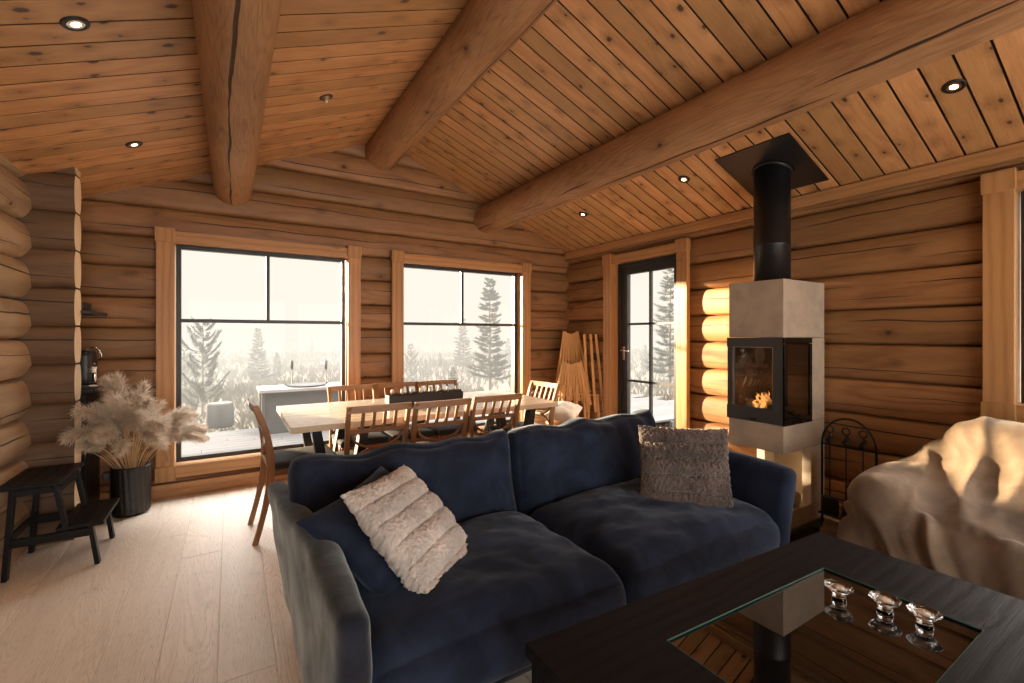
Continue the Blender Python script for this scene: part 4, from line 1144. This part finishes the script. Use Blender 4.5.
m=MB(); m.lathe([(0,.0),(.085,0),(.118,.27),(.122,.275),(.116,.275),(.083,.012),(0,.012)],n=40); obj('pail_body',m,M['pail'],pl)
m=MB(); m.tube([(.118*math.cos(a),.0+.118*math.sin(a)*1.0,.262+.0) for a in [PI*k/16 for k in range(17)]],.003,6); obj('pail_handle',m,M['iron'],pl)
m=MB(); 
for k in range(60):
    a=random.uniform(0,6.3); r=random.uniform(0,.085); m.box((r*math.cos(a),r*math.sin(a),.20+random.random()*.07),(.03,.025,.06),rot=(random.random()*3,random.random()*3,random.random()))
o=obj('kindling',m,M['coal'],pl); o['kind']='stuff'
m=MB(); m.tube([(-.04,.03,.18),(-.07,.08,.36)],[.007,.007],8); m.box((-.075,.088,.385),(.03,.05,.06),rot=(.4,0,0)); obj('hand_brush',m,M['iron'],pl,bevel=.005)

# ------------------------------------------------------------------ armchair under a blanket
ac=thing('armchair','armchair against the right wall hidden under the taupe blanket','armchair',(2.98,.52,0))
def ab(n,x0,x1,y0,y1,z0,z1,r=.05):
    b=rbox(x1-x0,y1-y0,z1-z0,r,(4,4,4)); xf(b,((x0+x1)/2-2.98,(y0+y1)/2-.52,(z0+z1)/2)); obj(n,b,M['armchair'],ac)
ABX=[('seat',2.60,3.22,.17,.87,.20,.43,.06),('armrest',2.60,3.35,.85,1.00,.10,.585,.06),('armrest',2.60,3.35,.03,.18,.10,.585,.06),('backrest',3.16,3.40,.12,.82,.20,.83,.10),('base_frame',2.64,3.36,.06,.97,.08,.22,.03)]
for a_ in ABX: ab(a_[0],*a_[1:])
for x in (2.68,3.32):
    for y in (.10,.94): m=MB(); m.lathe([(.015,0),(.022,.09)],(x-2.98,y-.52,0),12); obj('leg',m,M['blackwood'],ac)
def drape():
    nx,ny=92,92; h=.0225
    X=np.zeros((nx,ny,3)); I,J=np.meshgrid(np.arange(nx),np.arange(ny),indexing='ij')
    ang=.30; c1=.97; c2=.95      # laid down gathered into soft pleats
    lx=(I-nx/2)*h*c1; ly=(J-ny/2)*h*c2
    X[...,0]=2.93+lx*math.cos(ang)-ly*math.sin(ang)
    X[...,1]=.56+lx*math.sin(ang)+ly*math.cos(ang)
    ph=J*h/.115*2*math.pi*.62+1.3*np.sin(I*.055)+.8*np.sin(I*.12+J*.04)
    X[...,2]=1.0+0*ph
    pass
    V=np.zeros_like(X)
    boxes=[np.array([(b[1]+b[2])/2,(b[3]+b[4])/2,(b[5]+b[6])/2,(b[2]-b[1])/2,(b[4]-b[3])/2,(b[6]-b[5])/2,b[7]]) for b in ABX]
    eps=.010
    def collide(X,Pv,fr):
        for b in boxes:
            r=b[6]; c=b[:3]; hs=b[3:6]-r
            q=X-c; cl=np.clip(q,-hs,hs); d=q-cl; L=np.linalg.norm(d,axis=-1)
            inside=(L<1e-6); pen=(r+eps)-L; m=(pen>0)&(~inside)
            n=d/np.maximum(L,1e-6)[...,None]; X[m]+=(n*pen[...,None])[m]
            if inside.any():
                qq=q[inside]; dist=hs-np.abs(qq); ax=dist.argmin(1); k=np.arange(len(qq))
                qq2=qq.copy(); qq2[k,ax]=np.sign(qq[k,ax])*(hs[ax]+r+eps); X[inside]=qq2+c; m=m|inside
            Pv[m]+=(X[m]-Pv[m])*fr
        lo=X[...,2]<.012; X[lo,2]=.012; Pv[lo]+=(X[lo]-Pv[lo])*.8
        wl=X[...,0]>3.60; X[wl,0]=3.60
    def pair(A,B,rest,k):
        d=B-A; L=np.linalg.norm(d,axis=-1,keepdims=True); c=d*(k*.5*(L-rest)/np.maximum(L,1e-6)); A+=c; B-=c
    def pairc(A,B,rest,k):
        d=B-A; L=np.linalg.norm(d,axis=-1,keepdims=True); e=np.minimum(L-rest,0); c=d*(k*.5*e/np.maximum(L,1e-6)); A+=c; B-=c
    dt=1/60.; s2=h*math.sqrt(2)
    for st in range(NSTEP):
        V*=.97 if st<110 else .80
        V[...,2]-=9.8*dt
        Pv=X.copy(); X=X+V*dt
        for it in range(16):
            for o in (0,1):
                a=X[o:nx-1:2]; b=X[o+1:nx:2]; n=min(len(a),len(b)); pair(a[:n],b[:n],h,.98)
                a=X[:,o:ny-1:2]; b=X[:,o+1:ny:2]; n=min(a.shape[1],b.shape[1]); pair(a[:,:n],b[:,:n],h,.98)
                if it%3==0:
                    a=X[o:nx-1:2,:-1]; b=X[o+1:nx:2,1:]; n=min(len(a),len(b)); pair(a[:n],b[:n],s2,.12)
                    a=X[o:nx-1:2,1:]; b=X[o+1:nx:2,:-1]; n=min(len(a),len(b)); pair(a[:n],b[:n],s2,.12)
            if it%4==0:
                for o in range(3):
                    a=X[o:nx-2:3]; b=X[o+2:nx:3]; n=min(len(a),len(b)); pairc(a[:n],b[:n],h*1.93,.22)
                    a=X[:,o:ny-2:3]; b=X[:,o+2:ny:3]; n=min(a.shape[1],b.shape[1]); pairc(a[:,:n],b[:,:n],h*1.93,.22)
            if it%4==3: collide(X,Pv,.85)
        V=(X-Pv)/dt
        sp=np.linalg.norm(V,axis=-1,keepdims=True); V=np.where(sp>2.2,V*2.2/np.maximum(sp,1e-6),V)
    return X
NSTEP=120
Xc=drape()
# folds: ridges run down the drape, vertical on the hanging side of the near arm
def folds(X):
    up=lambda A:np.concatenate([np.stack([A[:-1],(A[:-1]+A[1:])/2],1).reshape(-1,*A.shape[1:]),A[-1:]],0)
    X=up(X); X=np.swapaxes(up(np.swapaxes(X,0,1)),0,1); X[1:-1,1:-1]=(X[1:-1,1:-1]*2+X[:-2,1:-1]+X[2:,1:-1]+X[1:-1,:-2]+X[1:-1,2:])/6
    nx,ny=X.shape[:2]; h=.0225/2
    du=np.gradient(X,axis=0); dv=np.gradient(X,axis=1); Nn=np.cross(du,dv); Nn/=np.maximum(np.linalg.norm(Nn,axis=-1,keepdims=True),1e-9)
    Y=X.copy(); sg=1 if Nn[80:104,80:104,2].mean()>0 else -1
    sm=lambda a,b,t:(lambda k:k*k*(3-2*k))(max(0,min(1,(t-a)/(b-a))))
    for i in range(nx):
        for j in range(ny):
            u,v=i*h,j*h; p=X[i,j]
            wx=N3((u,v,0),1.7,3); wy=N3((u,v,0),1.6,7)
            def rid(a,b,o,k=1.6): 
                q=noise.noise(Vector((a+.30*wx,b+.25*wy,o))); return (1-min(1,abs(q)*2.1))**k
            main=rid(v/.22+u*1.5,u/2.6,3.3,2.6)*.046+rid(v/.13+u*.9,u/1.8,9.1,2.6)*.018
            side=rid(u/.15,v/2.4,5.2,2.2)*.060+rid(u/.08,v/1.6,1.2,2.)*.016
            hang=sm(.58,.40,p[2]) if False else 1-sm(.36,.56,p[2])
            ws=hang*sm(.90,1.0,p[1]); f=main*(1-ws)+side*ws
            if p[0]<2.66: f=f*(1-hang)+ (rid(v/.15,u/2.4,8.4,2.2)*.065+rid(v/.08,u/1.6,2.4,2.)*.016)*hang
            f+=.010*N3((u,v,0),11,2)*1.0
            # two long folds pulled across from the back corner down to the seat front
            for (v0,k,am,w_) in ((1.42,-.42,.050,.028),(1.10,-.30,.046,.026),(1.72,-.20,.040,.028),(.80,-.35,.045,.026)):
                d=(v-(v0+k*(1.7-u)*(-1)*.5+.07*math.sin(u*4+v0*9)))/w_; f+=am*math.exp(-d*d)*(.55+.45*math.sin(u*3+v0*7))
            Y[i,j]=p+Nn[i,j]*f*sg
    return Y
Xc=folds(Xc)
mb=MB(); nx,ny=Xc.shape[:2]
mb.grid([[Vector(Xc[i,j]) for j in range(ny)] for i in range(nx)])
bl=obj('fleece_blanket',mb,M['blanket'],world=True,loc=(2.86,.50,.45))
m_=bl.modifiers.new('t','SOLIDIFY'); m_.thickness=.007; m_.offset=0
m_=bl.modifiers.new('u','SUBSURF'); m_.levels=1; m_.render_levels=1
tag(bl,'taupe fleece blanket draped in folds over the armchair beside the coffee table','blanket')
# ------------------------------------------------------------------ outside: terrace, heath, trees in the fog
m=MB(); y=4.86; k=0
while y<7.45:
    x=-7.0
    while x<7.2:
        L=random.uniform(3,4.2); m.box((x+L/2,y+.068,-.062),(L-.004,.136,.028),g=0); x+=L
    y+=.142
for xx in range(-7,8): m.box((xx,6.1,-.12),(.05,2.6,.09),g=1)
struct('terrace_deck',m,M['deck'])
def gh(x,y):
    r=math.hypot(x,y)
    return -.40+.55*noise.noise(Vector((x*.13,y*.13,2)))*min(1,max(0,(r-8)/8))+.10*noise.noise(Vector((x*.6,y*.6,5)))+.004*max(0,r-14)
m=MB(); P=[]
for i in range(100):
    r=4+ (i/99)**2.2*150; row=[]
    for j in range(97):
        a=math.radians(-80)+math.radians(230)*j/96; x=r*math.cos(a); y=r*math.sin(a)+0
        x+=2; row.append(Vector((x,y,gh(x,y) if not (y<7.4 and x<5.2) else -.5)))
    P.append(row)
m.grid(P[::-1]); struct('ground_outside',m,M['soil'])
# heath brush: far too many twigs to count
m=MB(); rb=random.Random(3)
cnt=0
while cnt<9000:
    a=rb.uniform(math.radians(22),math.radians(118)); r=7.6+rb.random()**1.6*34; x=r*math.cos(a); y=r*math.sin(a)
    if y<7.6 and x<5.6: continue
    if x<5.2: pass
    dens=noise.noise(Vector((x*.35,y*.35,9)))
    if dens<-.15 and rb.random()<.7: continue
    cnt+=1
    hgt=rb.uniform(.12,.34)*(1+.9*max(0,dens))*(1+r*.012); z=gh(x,y); sc_=1+r/22
    for q in range(5):
        an=rb.uniform(0,6.3); t=rb.uniform(.1,.5); p=Vector((x,y,z-.03)); d=Vector((math.cos(an)*t,math.sin(an)*t,1)).normalized(); sd=Vector((-math.sin(an),math.cos(an),0))*.0028*sc_*2.0
        b0=len(m.v); m.v+=[p-sd,p+sd,p+d*hgt*.6+sd*1.6+Vector((.02,0,0)),p+d*hgt*.6-sd*1.6,p+d*hgt+Vector((math.cos(an)*.04,0,0))]
        m.face((b0,b0+1,b0+2,b0+3),[(0,0)]*4,rb.random()); m.face((b0+3,b0+2,b0+4),[(0,0)]*3,rb.random())
o=obj('heath_brush',m,M['brush'],world=True,loc=(0,9,-.4)); tag(o,'dry low heath brush and grass covering the ground beyond the terrace','undergrowth',kind='stuff')

def conifer(seed,H,form='spruce',spread=.26,gap=.0):
    r=random.Random(seed); tr=MB(); fo=MB()
    n=10; tr.tube([(N3((0,0,k),.7,seed)*.05*H/6,N3((0,0,k),.7,seed+3)*.05*H/6,H*k/n) for k in range(n+1)],[.022*H*(1-k/n)**.9*.55+.006 for k in range(n+1)],8)
    z=H*(.10+gap)
    while z<H*.985:
        f=(z/H); L0=H*spread*(1-f)**(.85 if form=='spruce' else .55)*r.uniform(.75,1.15)+.05*H*.3
        nb=r.choice((5,6,7)) if form=='spruce' else r.choice((3,4,5))
        a0=r.uniform(0,6.3)
        for b in range(nb):
            an=a0+2*PI*b/nb+r.uniform(-.25,.25); L=L0*r.uniform(.6,1.1)
            base=Vector((0,0,z+r.uniform(-.02,.02)*H)); d=Vector((math.cos(an),math.sin(an),0))
            up=(-.12 if form=='spruce' else .15); cur=(.30 if form=='spruce' else .75)
            pts=[base+d*L*t+Vector((0,0,L*(up*t+cur*t*t*.9))) for t in (0,.25,.5,.75,1)]
            tr.tube(pts,[.006*H/3*(1-.2*k) for k in range(5)],4)
            ns=int(30+L*34)
            for q in range(ns):
                t=r.uniform(.12,1); k=min(int(t*4),3); c=pts[k].lerp(pts[k+1],t*4-k); dd=(pts[k+1]-pts[k]).normalized()
                # a needled twig: flat star of small blades
                sd=dd.cross(Vector((0,0,1))).normalized()*(1 if r.random()<.5 else -1)
                td=(dd*.8+sd*r.uniform(.2,.9)*(1.1-t*.6)+Vector((0,0,r.uniform(-.15,.35)))).normalized(); TL=L*.22*r.uniform(.6,1.2)*(1.15-t*.5)+.02*H
                for w in range(5):
                    e=(td+Vector((r.uniform(-.45,.45),r.uniform(-.45,.45),r.uniform(-.35,.35)))).normalized()
                    pp=c+td*TL*w*.2; wd=e.cross(Vector((r.random(),r.random(),1))).normalized()*.0042*H/3*1.5
                    ll=TL*.55
                    b0=len(fo.v); fo.v+=[pp-wd,pp+wd,pp+e*ll+wd*.4,pp+e*ll-wd*.4]; fo.face((b0,b0+1,b0+2,b0+3),[(0,0)]*4,r.random())
        z+=H*(.042 if form=='spruce' else .075)*r.uniform(.8,1.2)
    return tr,fo
TP={}
def ray(px,py,dist):
    xr=(px-512)/455; return Vector(((math.sin(TH)+math.cos(TH)*xr)*dist,(math.cos(TH)-math.sin(TH)*xr)*dist,1.3+(335-py)/455*dist))
def tree(px,ytop,dist,form,seed,label,spread=.26,gap=0.):
    p=ray(px,ytop,dist); z0=gh(p.x,p.y)-.05; H=p.z-z0
    key=(form,seed)
    if key not in TP:
        e=thing('conifer_tree',label,'tree',(p.x,p.y,z0),0,'conifers in the fog'); tr,fo=conifer(seed,4.0,form,spread,gap)
        obj('trunk',tr,M['bark'],e); obj('foliage',fo,M['needle'],e); TP[key]=e
    else: e=dup(TP[key],(p.x,p.y,z0),seed*1.3+px*.1,label)
    k=H/4.0; e.scale=(k,k,k)
T=[(203,318,9.0,'pine',1,'bushy young pine outside, nearest tree at the left edge of the left window',.27),
 (185,345,15,'pine',2,'faint pine half behind the near pine at the left window',.25),
 (258,328,16,'spruce',3,'slender spruce right of the vertical bar of the left window',.22),
 (277,352,17,'spruce',4,'short spruce beside the slender spruce in the left window',.26),
 (302,363,19,'spruce',3,'small foggy spruce behind the outdoor counter',.22),
 (326,358,21,'spruce',4,'faint pale spruce near the right edge of the left window',.26),
 (312,340,34,'spruce',3,'palest distant spruce fading into fog above the outdoor counter',.22),
 (222,372,24,'spruce',4,'low distant tree just right of the near pine',.26),
 (490,277,13,'spruce',5,'tallest spruce outside, in the right half of the right window',.17),
 (463,318,19,'spruce',3,'grey spruce left of the tallest one in the right window',.22),
 (440,352,20,'spruce',4,'small spruce in the middle of the right window',.26),
 (411,344,17,'pine',2,'pale tree at the left edge of the right window',.25),
 (427,362,24,'spruce',3,'low faint tree left of centre in the right window',.22),
 (453,366,12,'spruce',4,'little dark spruce at the foot of the grey spruce',.26),
 (508,338,24,'spruce',3,'distant spruce at the right edge of the right window',.22),
 (670,262,12,'spruce',5,'tall sparse spruce outside the glass door',.17),
 (645,345,20,'pine',2,'pale distant pine seen through the left door panes',.25),
 (633,362,26,'spruce',4,'low foggy tree by the door handle side of the glass door',.26)]
for t_ in T: tree(t_[0],t_[1],t_[2],t_[3],t_[4],t_[5],t_[6],.02 if t_[4]!=5 else .10)

# terrace furniture
def ongr(px,py,z): return onplane(px,py,z)
p=ongr(220,428,-.048)
t=thing('log_stump','round grey log stump standing on the terrace below the near pine','stump',(p.x,p.y+.15,-.048))
m=MB(); m.lathe([(0,0),(.175,0),(.18,.02),(.172,.33),(.16,.345),(0,.345)],n=36,fn=lambda q:q*(1+.03*N3((q.x,q.y,0),6))); obj('stump_body',m,M['stump'],t)
m=MB(); m.disc((0,0,.347),.150); obj('cut_face',m,M['deck'],t)
ck=thing('outdoor_counter','low grey outdoor counter with a pale top on the terrace','counter',(1.05,7.25,-.048))
m=MB(); m.box((0,0,.28),(1.30,.50,.56)); obj('counter_body',m,M['greymetal'],ck,bevel=.01)
m=MB(); m.box((0,0,.585),(1.44,.62,.045)); obj('counter_top',m,M['greytop'],ck,bevel=.005)
for x in (-.67,.67):
    for y in (-.27,.27): m=MB(); m.box((x,y,.28),(.04,.04,.56)); obj('post',m,M['greymetal'],ck)
gp=thing('griddle_plate','flat black griddle plate on the outdoor counter','griddle',(.95,7.22,.563))
m=MB(); m.lathe([(0,0),(.24,0),(.26,.02),(.25,.02),(.235,.006),(0,.006)],n=32); obj('plate',m,M['iron'],gp)
for s in (-1,1):
    m=MB(); m.tube([(s*.25,-.05,.015),(s*.30,-.04,.03),(s*.30,.04,.03),(s*.25,.05,.015)],.007,6); obj('handle',m,M['iron'],gp)
for i,(px,lab) in enumerate(((292,'left one of the two thin black garden torches behind the outdoor counter'),(326,'right one of the two thin black garden torches behind the outdoor counter'))):
    q=ray(px,360,6.9); zt=q.z
    t=thing('garden_torch',lab,'torch',(q.x,q.y,-.048),0,'garden torches'); m=MB(); m.tube([(0,0,0),(0,0,zt-.09)],.008,8); obj('pole',m,M['iron'],t)
    m=MB(); m.lathe([(0,zt-.09),(.018,zt-.085),(.020,zt+.035),(.012,zt+.048),(0,zt+.048)],n=16); obj('torch_head',m,M['iron'],t)
# fog; its emission stands in for scattered skylight
if FOG>0:
    m=MB(); m.box((0,82,2.6),(300,154.0,6.8)); 
    fm,t=nt('fog'); g=G(t)
    ab_=g.node('ShaderNodeVolumeAbsorption'); ab_.inputs['Density'].default_value=FOG; ab_.inputs[0].default_value=(0,0,0,1)
    em=g.node('ShaderNodeEmission'); em.inputs[0].default_value=(.93,.85,.74,1); em.inputs[1].default_value=FOG*FOGL
    ad=g.node('ShaderNodeAddShader'); g.l.new(ab_.outputs[0],ad.inputs[0]); g.l.new(em.outputs[0],ad.inputs[1]); g.out(None,ad.outputs[0])
    o=obj('fog_bank',m,fm,world=True,loc=(0,82,-1)); o['kind']='stuff'; tag(o,'pale white fog filling the air outside the windows','fog',kind='stuff')
# ------------------------------------------------------------------ light
w=bpy.data.worlds.new('fog_sky'); sc.world=w; w.use_nodes=True; bg=w.node_tree.nodes['Background']; bg.inputs[0].default_value=(.93,.85,.74,1); bg.inputs[1].default_value=WORLD
wg=G(w.node_tree); tc_=wg.node('ShaderNodeTexCoord'); sx_=wg.node('ShaderNodeSeparateXYZ'); wg.l.new(tc_.outputs['Generated'],sx_.inputs[0])
wg.l.new(wg.mr(sx_.outputs[2],.30,.75,WORLD,ZEN),bg.inputs[1])   # overcast: the zenith is brighter than the horizon
wg.l.new(wg.mix(wg.mr(sx_.outputs[2],.30,.75),(.93,.85,.74,1),(.95,.93,.92,1)),bg.inputs[0])
sd=bpy.data.lights.new('low_sun','SUN'); sd.energy=SUN; sd.color=(1,.74,.46); sd.angle=math.radians(2.2)
so=bpy.data.objects.new('low_sun',sd); C.objects.link(so); so.location=(-6,14,6)
dv=Vector((1,-1.66,0)).normalized(); dv=Vector((dv.x*math.cos(math.radians(6.2)),dv.y*math.cos(math.radians(6.2)),-math.sin(math.radians(6.2))))
so.rotation_euler=dv.to_track_quat('-Z','Y').to_euler()
for o in WB:  # unseen area lamps added to fill the room from behind
    ld=bpy.data.lights.new('rear_fill_lamp','AREA'); ld.shape='RECTANGLE'; ld.size=o[1]-o[0]; ld.size_y=o[3]-o[2]; ld.energy=REAR_FILL; ld.color=(1,.93,.86)
    lo=bpy.data.objects.new('rear_fill_lamp',ld); C.objects.link(lo); lo.location=((o[0]+o[1])/2,YB-.25,(o[2]+o[3])/2); lo.rotation_euler=(math.radians(90),0,0)
sc.view_settings.view_transform='Standard'; sc.view_settings.look='None'; sc.view_settings.exposure=EXPO; sc.view_settings.gamma=1; sc.view_settings.use_curve_mapping=False
cy=sc.cycles; cy.use_denoising=True; cy.max_bounces=10; cy.diffuse_bounces=5; cy.glossy_bounces=5; cy.transmission_bounces=10; cy.transparent_max_bounces=16
cy.volume_bounces=0; cy.caustics_reflective=False; cy.caustics_refractive=False; cy.sample_clamp_indirect=6; cy.sample_clamp_direct=0
try: cy.denoiser='OPENIMAGEDENOISE'; cy.denoising_input_passes='RGB_ALBEDO_NORMAL'
except Exception: pass
